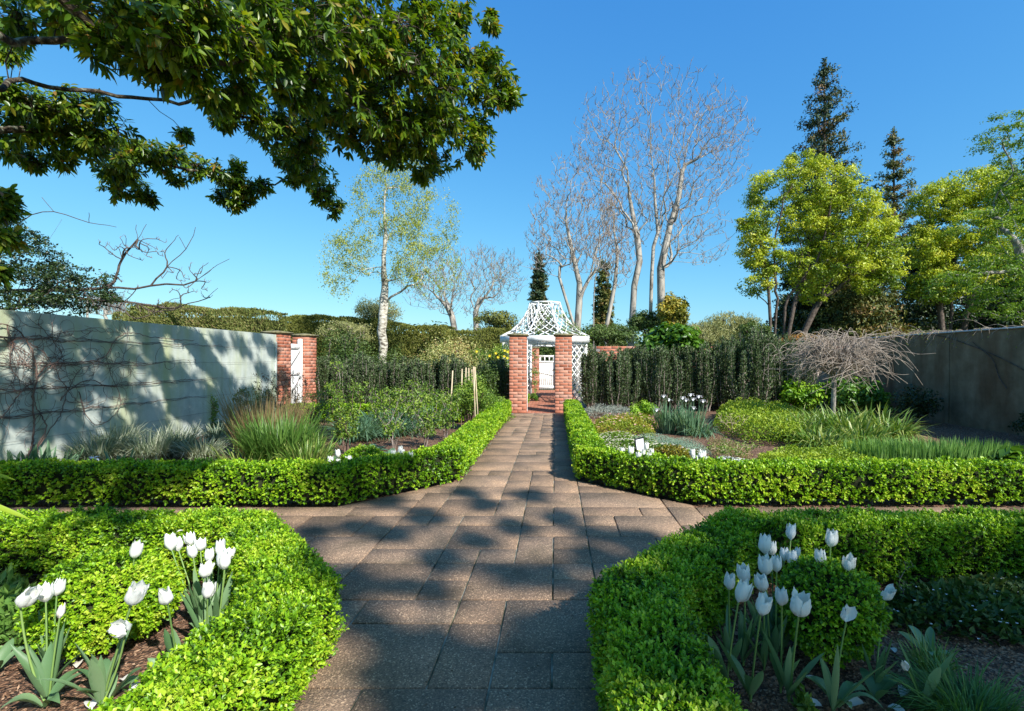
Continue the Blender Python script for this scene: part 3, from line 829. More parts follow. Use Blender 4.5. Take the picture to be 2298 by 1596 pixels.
def hedge(label, outer, inner, h, dens, leaf, group=None, core_in=.035, skip_side=None, length=.045, mat='box', cap0=True, cap1=True, bare=True):
    outer = np.array(outer, float); inner = np.array(inner, float)
    c = (outer[0]+inner[0])/2
    t = empty('box_hedge', (c[0], c[1], 0), label, 'hedge', group)
    mid = (outer+inner)/2
    mb = MB(); core = MB()
    R = .05
    n = len(outer)
    for k in range(n-1):
        for kind, (a0, a1, b0, b1) in {'top': (outer[k], outer[k+1], inner[k], inner[k+1]), 'out': (outer[k], outer[k+1], None, None), 'in': (inner[k], inner[k+1], None, None)}.items():
            Ls = (np.linalg.norm(a1-a0))
            if kind == 'top':
                w = np.linalg.norm(b0-a0); area = Ls*w; m = int(area*dens*1.15)
                u = rng.random(m); v = rng.random(m)
                p = (a0[None]*(1-u[:, None])+a1[None]*u[:, None])*(1-v[:, None]) + (b0[None]*(1-u[:, None])+b1[None]*u[:, None])*v[:, None]
                e = np.minimum(v, 1-v)*w
                zz = h - np.where(e < R, R-np.sqrt(np.maximum(R*R-(R-e)**2, 0)), 0)
                P = np.c_[p, zz]; N = np.tile([0, 0, 1.], (m, 1))
            else:
                if skip_side == kind: continue
                m = int(Ls*h*dens*.8)
                u = rng.random(m); z = .015 + (h-.015)*rng.random(m)**.92
                # thin out the foot of the hedge
                p = a0[None]*(1-u[:, None])+a1[None]*u[:, None]
                mm = mid[k][None]*(1-u[:, None])+mid[k+1][None]*u[:, None]
                nn = nrm(p-mm)
                e = h-z
                ins = np.where(e < R, R-np.sqrt(np.maximum(R*R-(R-e)**2, 0)), 0) + np.where(z < .10, (.10-z)*.35, 0)
                p = p - nn*ins[:, None]
                P = np.c_[p, z]; N = np.c_[nn, np.zeros(m)]
            hole = .5+.5*np.sin(P[:,0]*17+np.sin(P[:,2]*31+P[:,1]*9)*2)*np.sin(P[:,1]*19+P[:,2]*25+np.sin(P[:,0]*13)*2)
            dip = np.where(hole < .25, .022 if kind != 'top' else .01, 0)
            kp = (rng.random(len(P)) < np.where((hole < .22), .45 if kind != 'top' else .8, 1.0))
            P = P + N*(bump(P)-.012-.03*rng.random(len(P))**2-dip)[:, None]
            P = P[kp]; N = N[kp]
            sprigs(mb, P, N, leaf, length=length)
    for end, do in ((0, cap0), (-1, cap1)):
        if not do: continue
        w = np.linalg.norm(outer[end]-inner[end]); m = int(w*h*dens)
        u = rng.random(m); z = .03+(h-.03)*rng.random(m)
        p = outer[end][None]*(1-u[:, None])+inner[end][None]*u[:, None]
        d = nrm(mid[0]-mid[1]) if end == 0 else nrm(mid[-1]-mid[-2])
        N = np.tile([*d, 0], (m, 1)); P = np.c_[p, z]
        P = P + N*(bump(P)-.01)[:, None]
        sprigs(mb, P, N, leaf, length=length)
    # dark inside
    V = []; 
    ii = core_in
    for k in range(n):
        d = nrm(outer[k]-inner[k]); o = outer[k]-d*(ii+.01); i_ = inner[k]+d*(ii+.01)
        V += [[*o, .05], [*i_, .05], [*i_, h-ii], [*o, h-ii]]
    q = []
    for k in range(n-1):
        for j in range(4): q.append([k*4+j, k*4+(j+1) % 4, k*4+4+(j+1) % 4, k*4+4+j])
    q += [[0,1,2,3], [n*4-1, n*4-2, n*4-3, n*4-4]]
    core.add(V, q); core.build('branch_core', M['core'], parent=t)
    mb.build('foliage', M[mat], parent=t)
    # woody feet
    st = MB(); ln = []
    for k in range(n-1):
        L = np.linalg.norm(mid[k+1]-mid[k]); m = max(1, int(L/.16))
        for j in range(m):
            p = mid[k]+(mid[k+1]-mid[k])*(j+rng.random())/m
            ln.append((np.array([[*p, -.05], [p[0]+rng.normal()*.02, p[1]+rng.normal()*.02, .16]]), np.array([.010, .007])))
    tubes(st, ln, 5); st.build('stem', M['bark_grey'], parent=t)
    return t

GH = 'clipped box hedges edging the path'
hedge('clipped box hedge in front at left, bending round the white tulips and box ball',
      [(-1.10,1.2),(-1.10,2.6),(-2.06,3.72),(-4.4,3.72)], [(-1.44,1.2),(-1.44,2.47),(-2.17,3.40),(-4.4,3.40)], .38, 3900, .0165, GH, cap0=False, cap1=False)
hedge('clipped box hedge in front at right, mostly shaded, bending round the white tulips',
      [(.21,1.2),(.21,2.6),(1.22,3.72),(4.1,3.72)], [(.57,1.2),(.57,2.42),(1.34,3.38),(4.1,3.38)], .38, 3900, .0165, GH, cap0=False, cap1=False)
hedge('clipped box hedge beyond the cross path at left, running up to the left gateway pillar',
      [(-7.0,5.20),(-2.2,5.20),(-1.16,6.30),(-1.22,13.9)], [(-7.0,5.58),(-2.35,5.58),(-1.52,6.45),(-1.54,13.9)], .37, 1500, .024, GH, cap0=False)
hedge('clipped box hedge beyond the cross path at right, running up to the right gateway pillar',
      [(.27,13.9),(.27,6.30),(1.40,5.25),(6.6,5.25)], [(.62,13.9),(.62,6.45),(1.55,5.62),(6.6,5.62)], .37, 1500, .024, GH, cap1=False)
hedge('low clipped box hedge across the back of the left bed in front of the yews',
      [(-6.6,12.4),(-1.7,12.4)], [(-6.6,12.8),(-1.7,12.8)], .36, 900, .035, GH)

def ball(label, c, r, rz, dens, leaf, group, mat='box', length=.04):
    t = empty('box_ball', (c[0], c[1], 0), label, 'clipped shrub', group)
    n = int(4*math.pi*r*r*dens)
    D = rv(n); D = D[D[:, 2] > -.75]
    P = np.array([c[0], c[1], rz]) + D*np.array([r, r, rz])
    P = P + D*(bump(P)-.012-.02*rng.random(len(P)))[:, None]
    mb = MB(); sprigs(mb, P, D, leaf, length=length, up=.2); mb.build('foliage', M[mat], parent=t)
    ci = MB(); k = 14; V = [[c[0], c[1], rz+(rz-.04)*-1]]
    rows = []
    for i in range(1, 8):
        th = -math.pi/2+math.pi*i/8
        for j in range(k): V.append([c[0]+(r-.04)*math.cos(th)*math.cos(2*math.pi*j/k), c[1]+(r-.04)*math.cos(th)*math.sin(2*math.pi*j/k), rz+(rz-.04)*math.sin(th)])
    V.append([c[0], c[1], rz+rz-.04])
    tri = [[0, 1+(j+1) % k, 1+j] for j in range(k)] + [[len(V)-1, 1+6*k+j, 1+6*k+(j+1) % k] for j in range(k)]
    q = [[1+i*k+j, 1+i*k+(j+1) % k, 1+(i+1)*k+(j+1) % k, 1+(i+1)*k+j] for i in range(6) for j in range(k)]
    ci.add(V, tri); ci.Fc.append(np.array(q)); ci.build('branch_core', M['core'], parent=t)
GB = 'clipped box balls among the tulips'
ball('round box ball ringed by sunlit white tulips in the front left bed', (-2.38, 2.74), .295, .215, 3900, .0165, GB)
ball('round box ball in shade behind the white tulips of the front right bed', (1.40, 2.62), .235, .225, 3900, .0165, GB)
ball('small box ball behind the hedge and tulips of the far left bed', (-2.33, 6.25), .27, .20, 1500, .024, GB)
ball('yellowish-brown box ball behind the hedge of the far right bed, beside the small sign', (1.42, 6.3), .25, .205, 1700, .024, GB, mat='box_yellow')

# ================================================================== TULIPS
def petal_mesh(H, R, openness, seed, fade=False):
    "six overlapping petals as separate meshes in local coordinates (z up)"
    r = np.random.default_rng(seed); out = []
    for k in range(6):
        inner = k % 2
        a0 = k*math.pi/3 + r.normal()*.06
        rr = R*(.90 if inner else 1.0)
        V = []; nu, nv = 5, 8
        tipn = r.normal()*.12
        hh = H*(1+r.normal()*.05)*(1.03 if inner else .98)
        for j in range(nv+1):
            t = j/nv
            rad = rr*(math.sin(min(t*1.75, math.pi/2)*1.0)**.75 if t < .9/1.0 else 1)
            rad = rr*(math.sin(min(t/.42, 1)*math.pi/2)**.8)*(1 - (.30-openness)*max(0, (t-.42)/.58)**1.6)
            wid = .72*(math.sin(math.pi*min(1, (t*.62+.16)))**.6)*math.sqrt(max(0, 1-max(0, (t-.80)/.20)**2*.93))
            for i in range(-nu//2+1, nu//2+1):
                s = i/(nu//2)
                ph = a0 + s*wid*(1.05)
                cr = rad*(1 - .05*s*s + .05*r.normal()*(t > .6)) + (.0025 if s == 0 else 0) + math.sin(s*5+seed)*.0009
                z = hh*t - hh*.07*s*s*(1 if t > .7 else 0) + (r.normal()*.0014)
                V.append([cr*math.cos(ph), cr*math.sin(ph), z])
            nn = len(range(-nu//2+1, nu//2+1))
        q = [[j*nn+i, j*nn+i+1, (j+1)*nn+i+1, (j+1)*nn+i] for j in range(nv) for i in range(nn-1)]
        mb = MB(); mb.add(np.array(V), q, r.random()); out.append(mb)
    return out
PV = []
for i, (H, R, op) in enumerate([(.085,.027,.06), (.09,.029,.12), (.08,.026,.0), (.088,.031,.22), (.075,.030,.36)]):
    PV.append([mb.mesh('petal', M['petal'], smooth=True) for mb in petal_mesh(H, R, op, i+3)])
wither = [mb.mesh('petal', M['petal_fade'], smooth=True) for mb in petal_mesh(.065, .014, -.2, 21)]

def tulip(label, flower, base, group, tilt=None, scale=1.0, var=0, nleaf=4, near=True, petals=6, leafdir=None, ll=.30):
    f = np.array(flower, float); b = np.array(base, float); b[2] = -.03
    t = empty('tulip', (b[0], b[1], 0), label, 'flower', group)
    ax = nrm(f-b)
    if tilt is None: tilt = nrm(np.array([ax[0]*.9, ax[1]*.9, 1.0]) + rng.normal(size=3)*.07)
    else: tilt = nrm(np.array(tilt, float))
    H = .08*scale
    c0 = f - tilt*H*.5          # base of the cup
    s = np.linspace(0, 1, 8)[:, None]
    ctrl = b*.45 + c0*.55 + np.array([0, 0, 0]) - tilt*.05
    P = (1-s)**2*b + 2*s*(1-s)*ctrl + s*s*c0
    mb = MB(); tubes(mb, [(P, np.linspace(.0045, .0036, 8)*scale)], 6); mb.build('stem', M['stem'], parent=t, smooth=True)
    from mathutils import Quaternion
    rq = Vector(tilt).to_track_quat('Z', 'Y') @ Quaternion((0, 0, 1), rng.random()*6.28)
    sx_ = .92+.18*rng.random(); sz_ = .93+.16*rng.random(); spin = rng.random()*6.28
    meshes = wither if var == 9 else PV[var % len(PV)]
    for k in range(petals):
        o = bpy.data.objects.new('petal', meshes[k]); sc.collection.objects.link(o); o.parent = t
        o.location = tuple(c0 - np.array(t.location)); from mathutils import Quaternion as Qn
        o.rotation_euler = (rq @ Qn(Vector(rng.normal(size=3)).normalized(), rng.normal()*.07)).to_euler(); o.scale = (scale*sx_, scale*sx_, scale*sz_)
        if petals == 6 and not near: pass
    for k in range(nleaf):
        an = leafdir[k] if leafdir else rng.random()*2*math.pi
        L = ll*(.8+.5*rng.random()); d = np.array([math.cos(an)*.34, math.sin(an)*.34, 1.0])
        if near and rng.random() < .25: d[2] = .55
        mb = MB()
        ribbons(mb, np.array([b + [0, 0, .015]]), np.array([d]), np.array([[-math.cos(an), -math.sin(an), .35]]), L, .038*(.75+.5*rng.random())*scale, BROAD_T,
                bend=-.15+.15*rng.random(), droop=.12+.35*rng.random()**2, fold=.24, twist=rng.normal()*.5)
        mb.build('leaf', M['tulip_leaf'], parent=t, smooth=True)
    return t
BROAD_T = [(0, .35), (.12, .65), (.28, .92), (.45, 1.0), (.62, .88), (.78, .6), (.9, .32), (1, .02)]

def tul(px, py, Y, bx, by, label, group, **k):
    f = ap(px, py, Y); b = gp(bx, by) if by else None
    return tulip(label, f, b, group, **k)
GL = 'white tulips around the front left box ball'
TL = [ # flower x, y, depth, base x, base y (full-view pixels), label, extra
 (60,1345,2.25,100,1560,'large white tulip at the far left edge, leaning over towards the left', dict(tilt=(.75,-.1,.75), scale=1.15, var=1)),
 (101,1332,2.35,105,1545,'white tulip between the leaning one and a smaller one at the left edge', dict(var=0)),
 (131,1320,2.45,118,1520,'white tulip just left of the box ball, rightmost of three close together', dict(var=2, scale=.95)),
 (139,1366,2.30,110,1556,'withered narrow tulip with only a few petals left, below the left trio', dict(var=9, petals=4, scale=1.0, nleaf=2)),
 (303,1338,2.25,232,1555,'big white tulip leaning right in front of the box ball', dict(tilt=(.45,-.15,.8), scale=1.2, var=3)),
 (372,1340,2.33,400,1500,'upright white tulip in front of the right half of the box ball', dict(var=0, scale=1.05)),
 (270,1411,2.20,225,1575,'wide open white tulip showing its greenish centre, lowest of the left bed', dict(tilt=(.1,-.75,.6), scale=1.05, var=4, petals=5)),
 (304,1238,2.70,300,1420,'single white tulip standing above the top of the left box ball', dict(var=1, tilt=(.3,-.1,1), nleaf=1)),
 (383,1218,2.95,452,1400,'white tulip at the left end of the tall sunlit cluster', dict(var=1, scale=1.1)),
 (398,1222,3.05,458,1392,'white tulip half hidden behind the leftmost one of the tall cluster', dict(var=0)),
 (426,1208,3.10,462,1392,'topmost white tulip of the tall cluster in the left bed', dict(var=2, scale=1.05)),
 (432,1239,2.95,452,1405,'small white tulip just below the topmost one of the left cluster', dict(var=0, scale=.9)),
 (449,1222,3.05,468,1396,'crumpled white tulip right of the topmost one of the left cluster', dict(var=4)),
 (470,1247,2.90,470,1410,'small round white tulip in the middle of the left cluster', dict(var=2, scale=.9)),
 (494,1232,2.95,480,1410,'white tulip at the upper right end of the left cluster', dict(var=0)),
 (513,1243,2.90,486,1414,'ragged white tulip at the far right of the left cluster', dict(var=4, scale=.95)),
 (503,1260,2.80,484,1425,'large smooth white tulip lowest at the right end of the left cluster', dict(var=1, scale=1.15)),
 (461,1281,2.75,466,1430,'crinkled white tulip hanging below the middle of the left cluster', dict(var=3, scale=.95)),
 (467,1327,2.60,462,1450,'single white tulip in front of the grey-green leaves below the left cluster', dict(var=0)),
]
for x, y, Y, bx, by, lb, k in TL: tul(x, y, Y, bx, by, lb, GL, **k)
GR = 'white tulips around the front right box ball'
TR = [
 (1775,1196,2.95,1752,1440,'highest white tulip of the right bed, standing alone at the top', dict(var=0)),
 (1716,1225,2.80,1720,1450,'large white tulip high at the left of the right cluster', dict(var=1, scale=1.05)),
 (1731,1231,2.9,1735,1440,'white tulip half behind the large high one at the left of the right cluster', dict(var=0, scale=.95)),
 (1760,1243,2.80,1748,1450,'narrow creamy tulip in the upper middle of the right cluster', dict(var=2, scale=.95)),
 (1778,1254,2.75,1756,1455,'narrow white tulip right of the creamy one in the right cluster', dict(var=2)),
 (1789,1241,2.95,1765,1440,'smallest white tulip peeping out behind the right cluster', dict(var=2, scale=.75, nleaf=1)),
 (1866,1211,2.80,1858,1440,'tall white tulip above the right box ball', dict(var=0, scale=1.05, nleaf=1)),
 (1840,1250,2.65,1838,1440,'white tulip at the upper left edge of the right box ball', dict(var=2, nleaf=1)),
 (1904,1267,2.60,1900,1440,'white tulip with a pointed petal above the right shoulder of the box ball', dict(var=3, nleaf=1)),
 (1717,1271,2.55,1730,1470,'broad white tulip in the centre left of the right cluster', dict(var=3, scale=1.1)),
 (1743,1266,2.60,1740,1470,'white tulip tucked behind the broad one at centre of the right cluster', dict(var=0)),
 (1669,1290,2.50,1668,1480,'tall open-topped white tulip at the left end of the right cluster', dict(var=3, scale=1.1)),
 (1638,1306,2.45,1640,1490,'leftmost white tulip of the right cluster, nearest the path hedge', dict(var=0)),
 (1709,1309,2.42,1715,1490,'upright white tulip below the broad one in the right cluster', dict(var=0, scale=1.05)),
 (1666,1331,2.28,1630,1540,'large white tulip leaning right on a curved pale stem, lower left of the right cluster', dict(tilt=(.38,-.1,1), scale=1.15, var=1)),
 (1713,1360,2.18,1684,1560,'white tulip lowest in the middle of the right cluster', dict(tilt=(.25,-.1,1), scale=1.05, var=3)),
 (1754,1340,2.28,1752,1540,'smooth oval white tulip between the lowest one and the largest one at right', dict(var=0, scale=1.0)),
 (1796,1360,2.18,1770,1560,'largest white tulip, wide open in front of the left half of the right box ball', dict(tilt=(.12,-.1,1), var=3, scale=1.2)),
 (1908,1380,2.20,1870,1590,'half fallen white tulip with one upright petal in front of the right box ball', dict(var=4, petals=3, tilt=(.3,-.3,1))),
 (1991,1330,2.45,1965,1540,'torn white tulip at the right of the shaded box ball', dict(var=4, petals=4, tilt=(.1,-.4,1))),
 (2030,1492,2.15,2075,1585,'faded tulip drooping to the mulch in the right bed', dict(var=9, petals=4, tilt=(-.4,-.2,.5))),
]
for x, y, Y, bx, by, lb, k in TR: tul(x, y, Y, bx, by, lb, GR, **k)
GFL = 'white tulips behind the far left hedge'
for i, (x, y, Y, lb) in enumerate([
 (758,1019,6.1,'white tulip standing above two others, left of the small far left box ball'),
 (741,1036,5.85,'leftmost white tulip just showing over the far left hedge'),
 (759,1037,5.85,'ragged white tulip second from the left over the far left hedge'),
 (783,1033,5.9,'white tulip third from the left, touching its right neighbour at the far left hedge'),
 (794,1037,5.85,'white tulip fourth from the left, low against the far left box ball'),
 (883,1018,6.0,'square-topped white tulip right of the far left box ball'),
 (898,1013,6.05,'large round white tulip right of the far left box ball'),
 (904,1018,6.0,'white tulip half behind the large round one at the far left hedge'),
 (922,1022,5.95,'smallest white tulip of the far left bed, at the right end of its row'),
 ]):
    f = ap(x, y, Y); tulip(lb, f, (f[0]+.01, f[1]+.03, 0), GFL, var=i, scale=.85 if i == 8 else 1.1, nleaf=2, near=False)
GFR = 'white tulips behind the far right hedge'
for i, (x, y, Y, lb) in enumerate([
 (1396,1011,6.1,'leftmost white tulip behind the far right hedge'),
 (1416,1013,6.0,'white tulip just left of the small sign'),
 (1433,1021,5.85,'white tulip in front of the lower left of the small sign'),
 (1444,1017,5.9,'narrow creamy tulip in front of the small sign'),
 (1451,1003,5.95,'highest white tulip, against the right edge of the small sign'),
 (1456,1023,5.85,'white tulip right of the small sign, low against the hedge'),
 (1463,1015,6.0,'small round white tulip between the sign and the yellowish box ball'),
 (1501,1032,5.75,'squarish white tulip in front of the yellowish box ball'),
 (1554,1018,6.0,'leftmost and higher white tulip at the right side of the yellowish box ball'),
 (1559,1034,5.8,'large white tulip low at the right side of the yellowish box ball'),
 (1572,1024,5.9,'tall white tulip in the right-hand group behind the far right hedge'),
 (1577,1021,6.0,'white tulip closely behind the tall one in the right-hand group'),
 (1586,1032,5.85,'rightmost upright white tulip behind the far right hedge'),
 (1586,1043,5.70,'half sunk white tulip lowest at the right end of the far right tulips'),
 ]):
    f = ap(x, y, Y); tulip(lb, f, (f[0]-.01, f[1]+.03, 0), GFR, var=i+2, scale=.9 if i in (6,3,13) else 1.12, nleaf=2, near=False)

# leaves without flowers, fallen petals
for i, (x, y, lb) in enumerate([(1880,1575,'cluster of broad grey-green tulip leaves without a flower below the right box ball'),
        (1965,1560,'broad grey-green tulip leaves arching left near the bottom of the right bed'),
        (2085,1470,'spread pair of grey-green tulip leaves on the shaded mulch at right'),
        (245,1560,'arching broad grey-green tulip leaves nearest the camera in the left bed'),
        (100,1575,'floppy broad tulip leaves at the lower left corner of the left bed'),
        (392,1520,'cluster of broad grey-green tulip leaves against the left box ball'),
        (448,1490,'upright grey-green tulip leaves beside the left hedge'),
        (-10,1500,'tulip leaves cut by the left edge of the picture')]):
    b = gp(x, y); t = empty('tulip_leaves', (b[0], b[1], 0), lb, 'plant', 'tulip leaves without flowers')
    for k in range(5):
        an = k*1.3+rng.random()
        mb = MB(); d = [math.cos(an)*.65, math.sin(an)*.65, .9]
        ribbons(mb, np.array([[b[0]+.01*math.cos(an), b[1]+.01*math.sin(an), -.02]]), np.array([d]), np.array([[-math.cos(an), -math.sin(an), .5]]), .20+.12*rng.random(), .046, BROAD_T,
                bend=-.1, droop=.35+.4*rng.random(), fold=.22, twist=rng.normal()*.5)
        mb.build('leaf', M['tulip_leaf'], parent=t, smooth=True)
fp = [(205,1575,'fallen white petal on the mulch at the bottom of the left bed',.05), (312,1540,'fallen white petal under the open tulip of the left bed',.06), (175,1485,'dull fallen petal on the mulch between the tulip leaves at left',.04), (280,1520,'fallen petal leaning on the leaf bases of the left bed',.04),
      (1820,1520,'curled fallen petal left of centre in the dark right bed',.035),(1828,1580,'broad fallen petal at the bottom of the right bed',.055),(1925,1575,'fallen petals in a cup shape at the bottom of the right bed',.055),(2030,1548,'fallen petal near the fine grass tuft at right',.05),(2112,1530,'fallen petal lying in the fine grass tuft',.04),(2060,1480,'fallen petal leaning on the tulip leaves at right',.04),(2005,1455,'small fallen petal right of the shaded box ball',.03),(2010,1590,'fallen petal at the bottom edge of the right bed',.05),(405,1195,'fallen white petal on top of the left hedge',.022)]
for x, y, lb, s in fp:
    b = gp(x, y)
    if y == 1195: b = ap(x, y, 3.3); b[2] = .385
    else: b[2] = -.012
    an = rng.random()*6.28; mb = MB()
    ribbons(mb, np.array([b-np.array([math.cos(an), math.sin(an), 0])*s*.6]), np.array([[math.cos(an), math.sin(an), .35]]), np.array([[0,0,1.]]), s*1.5, s, [(0,.3),(.2,.8),(.5,1),(.8,.75),(1,.1)], bend=.2, droop=.15, fold=.3)
    mb.build('fallen_petal', M['petal_fade'] if s < .045 else M['petal'], smooth=True, label=lb, cat='petal', group='fallen tulip petals')

# mulch chips on the near beds
n = 26000
x = np.where(rng.random(n) < .5, -4.2+2.75*rng.random(n), .58+3.0*rng.random(n)); y = 1.6+1.8*rng.random(n)
P = np.c_[x, y, -.03+.008*rng.random(n)]
mb = MB(); D = rv(n); D[:, 2] *= .25; N = np.tile([0, 0, 1.], (n, 1)) + rv(n)*.5
kites(mb, P, D, nrm(N), .008+.022*rng.random(n)**2, .005+.008*rng.random(n), fold=.1)
# litter on the paving
n = 260; xl = -1.05+1.2*rng.random(n); yl = 2.2+11*rng.random(n)**1.5; mbl = MB(); Dl = rv(n); Dl[:, 2] *= .1
kites(mbl, np.c_[xl, yl, .003+0*xl], Dl, np.tile([0,0,1.], (n,1))+rv(n)*.2, .006+.02*rng.random(n)**3, .005+.006*rng.random(n), fold=.15)
mbl.build('leaf_litter', M['chip'], label='scattered bits of leaf and bark on the paving', cat='litter', kind='stuff')
n = 16000
x = -6.8+16*rng.random(n); y = 5.7+6.5*rng.random(n); P = np.c_[x, y, -.03+.012*rng.random(n)]
D = rv(n); D[:, 2] *= .25; N = np.tile([0, 0, 1.], (n, 1)) + rv(n)*.5
kites(mb, P, D, nrm(N), .015+.03*rng.random(n), .012, fold=.1)
mb.build('bark_mulch', M['chip'], label='loose reddish bark chips covering the flower beds', cat='mulch', kind='stuff')

# ================================================================== SIGN
sx = ap(1437, 1006, 6.15)
t = empty('plant_sign', (sx[0], sx[1], 0), 'small white plant sign in a black frame on a stake behind the far right hedge', 'sign')
e1 = nrm([.62, .78, 0]); n1 = np.array([e1[1], -e1[0], 0])
w, hgt = .20, .235; c = np.array([sx[0], sx[1], sx[2]])
up = nrm([-.12*n1[0], -.12*n1[1], 1])
def quadbox(name, mat, u0, u1, v0, v1, d0, d1):
    V = []
    for d in (d0, d1):
        for (u, v) in ((u0,v0),(u1,v0),(u1,v1),(u0,v1)): V.append(c + e1*u + up*v + n1*d)
    mb = MB(); mb.add(V, BOXF); mb.build(name, mat, parent=t)
quadbox('panel', M['panel'], -w/2+.008, w/2-.008, -hgt/2+.008, hgt/2-.008, -.004, .002)
for a in ((-w/2,w/2,hgt/2-.008,hgt/2+.006),(-w/2,w/2,-hgt/2-.006,-hgt/2+.008),(-w/2-.002,-w/2+.008,-hgt/2,hgt/2),(w/2-.008,w/2+.002,-hgt/2,hgt/2)):
    quadbox('frame', M['black'], a[0], a[1], a[2]+(.0005 if a[0] > -w/2-.001 else 0), a[3], -.012, .006)
# small illegible lines of print
for v, u0, u1 in ((.062,-.075,.075), (.048,-.06,.06), (.002,-.03,.032), (-.006,-.028,.03)):
    u = u0
    while u < u1:
        l = .006+.008*random.random(); quadbox('print', M['ink'], u, min(u+l, u1), v-.0035, v+.0035, .0022, .0028); u += l+.004
quadbox('stake', M['black'], -.008, .008, -.40, -hgt/2-.007, -.01, .0)

# ================================================================== BED PLANTING
def clump(name, label, cat, c, n, L, W, mat, spread=.5, rad=.1, droop=.5, prof=BLADE, group=None, jitter=.3, elong=(1, 1), kind=None, lean=(0, 0), parent=None, part='blades'):
    c = np.array([c[0], c[1], -.03])
    if parent is None: t = empty(name, (c[0], c[1], 0), label, cat, group, kind)
    else: t = parent
    an = rng.random(n)*2*math.pi; r = rad*np.sqrt(rng.random(n))
    P = c + np.c_[np.cos(an)*r*elong[0], np.sin(an)*r*elong[1], np.zeros(n)]
    an2 = an + rng.normal(size=n)*.5; s = spread*(.25+.9*rng.random(n))
    D = nrm(np.c_[np.cos(an2)*s+lean[0], np.sin(an2)*s+lean[1], np.ones(n)])
    N = np.c_[-np.cos(an2), -np.sin(an2), .2*np.ones(n)] + rv(n)*.3
    mb = MB()
    ribbons(mb, P, D, N, L*(1-jitter+2*jitter*rng.random(n))*.95, W*(.7+.6*rng.random(n)), prof, droop=droop*(.4+1.1*rng.random(n)), fold=.12, twist=rng.normal(size=n)*.6)
    mb.build(part, mat, parent=t, kind=None)
    return t
def px_m(Y): return Y/F
def blob_leaves(mb, C, R, n_per, L, wr=.5, up=.3, a_jit=.25, hang=0.0, shell=.5, amean=None):
    "leaves filling ellipsoid blobs; C (k,3), R (k,3)"
    k = len(C); n = k*n_per
    d = rv(n); rr = (shell + (1-shell)*rng.random(n))[:, None]
    i = np.repeat(np.arange(k), n_per)
    P = C[i] + d*rr*R[i]
    N = nrm(d + rv(n)*.7 + np.array([0, 0, up]))
    D = nrm(np.cross(N, rv(n)) + np.array([0, 0, -hang]))
    av = (.45+.25*rng.normal(size=k)) if amean is None else np.full(k, amean)
    a = np.clip(av[i] + a_jit*rng.normal(size=n) + .12*d[:, 2], 0, 1)
    l = L*(.65+.7*rng.random(n))
    kites(mb, P, D, N, l, l*wr, a=a, fold=.25)
def shrub(name, label, cat, c, r, h, mat, n=2500, L=.04, blobs=22, group=None, stems=6, z0=0, stemmat='twig', up=.3, br=.35, wr=.5, hang=0, flat=1.0, amean=None, shell=.45, elong=(1,1)):
    t = empty(name, (c[0], c[1], 0), label, cat, group)
    cx, cy = c[0], c[1]
    d = rv(blobs); rr = rng.random(blobs)**.4
    C = np.c_[cx+d[:, 0]*rr*r*(1-br)*elong[0], cy+d[:, 1]*rr*r*(1-br)*elong[1], z0+(h-z0)*.5+d[:, 2]*rr*(h-z0)*.5*(1-br*.7)]
    R = np.c_[np.full(blobs, r*br), np.full(blobs, r*br), np.full(blobs, (h-z0)*.5*br*1.3*flat)]*(.7+.6*rng.random((blobs, 1)))
    R = np.maximum(R, .02)
    mb = MB(); blob_leaves(mb, C, R, max(3, n//blobs), L, up=up, wr=wr, hang=hang, amean=amean, shell=shell)
    mb.build('foliage', mat, parent=t)
    if stems:
        ln = []
        for j in rng.permutation(blobs)[:max(stems, 1)]:
            e = C[j]; b = np.array([cx+(e[0]-cx)*.15, cy+(e[1]-cy)*.15, -.04]); s = np.linspace(0, 1, 5)[:, None]
            P = b*(1-s)+e*s + np.array([0, 0, .1*h])*s*(1-s)*2 + rng.normal(size=(5, 3))*.012*h
            ln.append((P, np.linspace(.010, .004, 5)*max(1, h/1.0)))
        mb = MB(); tubes(mb, ln, 5); mb.build('stem', M[stemmat], parent=t)
    return t
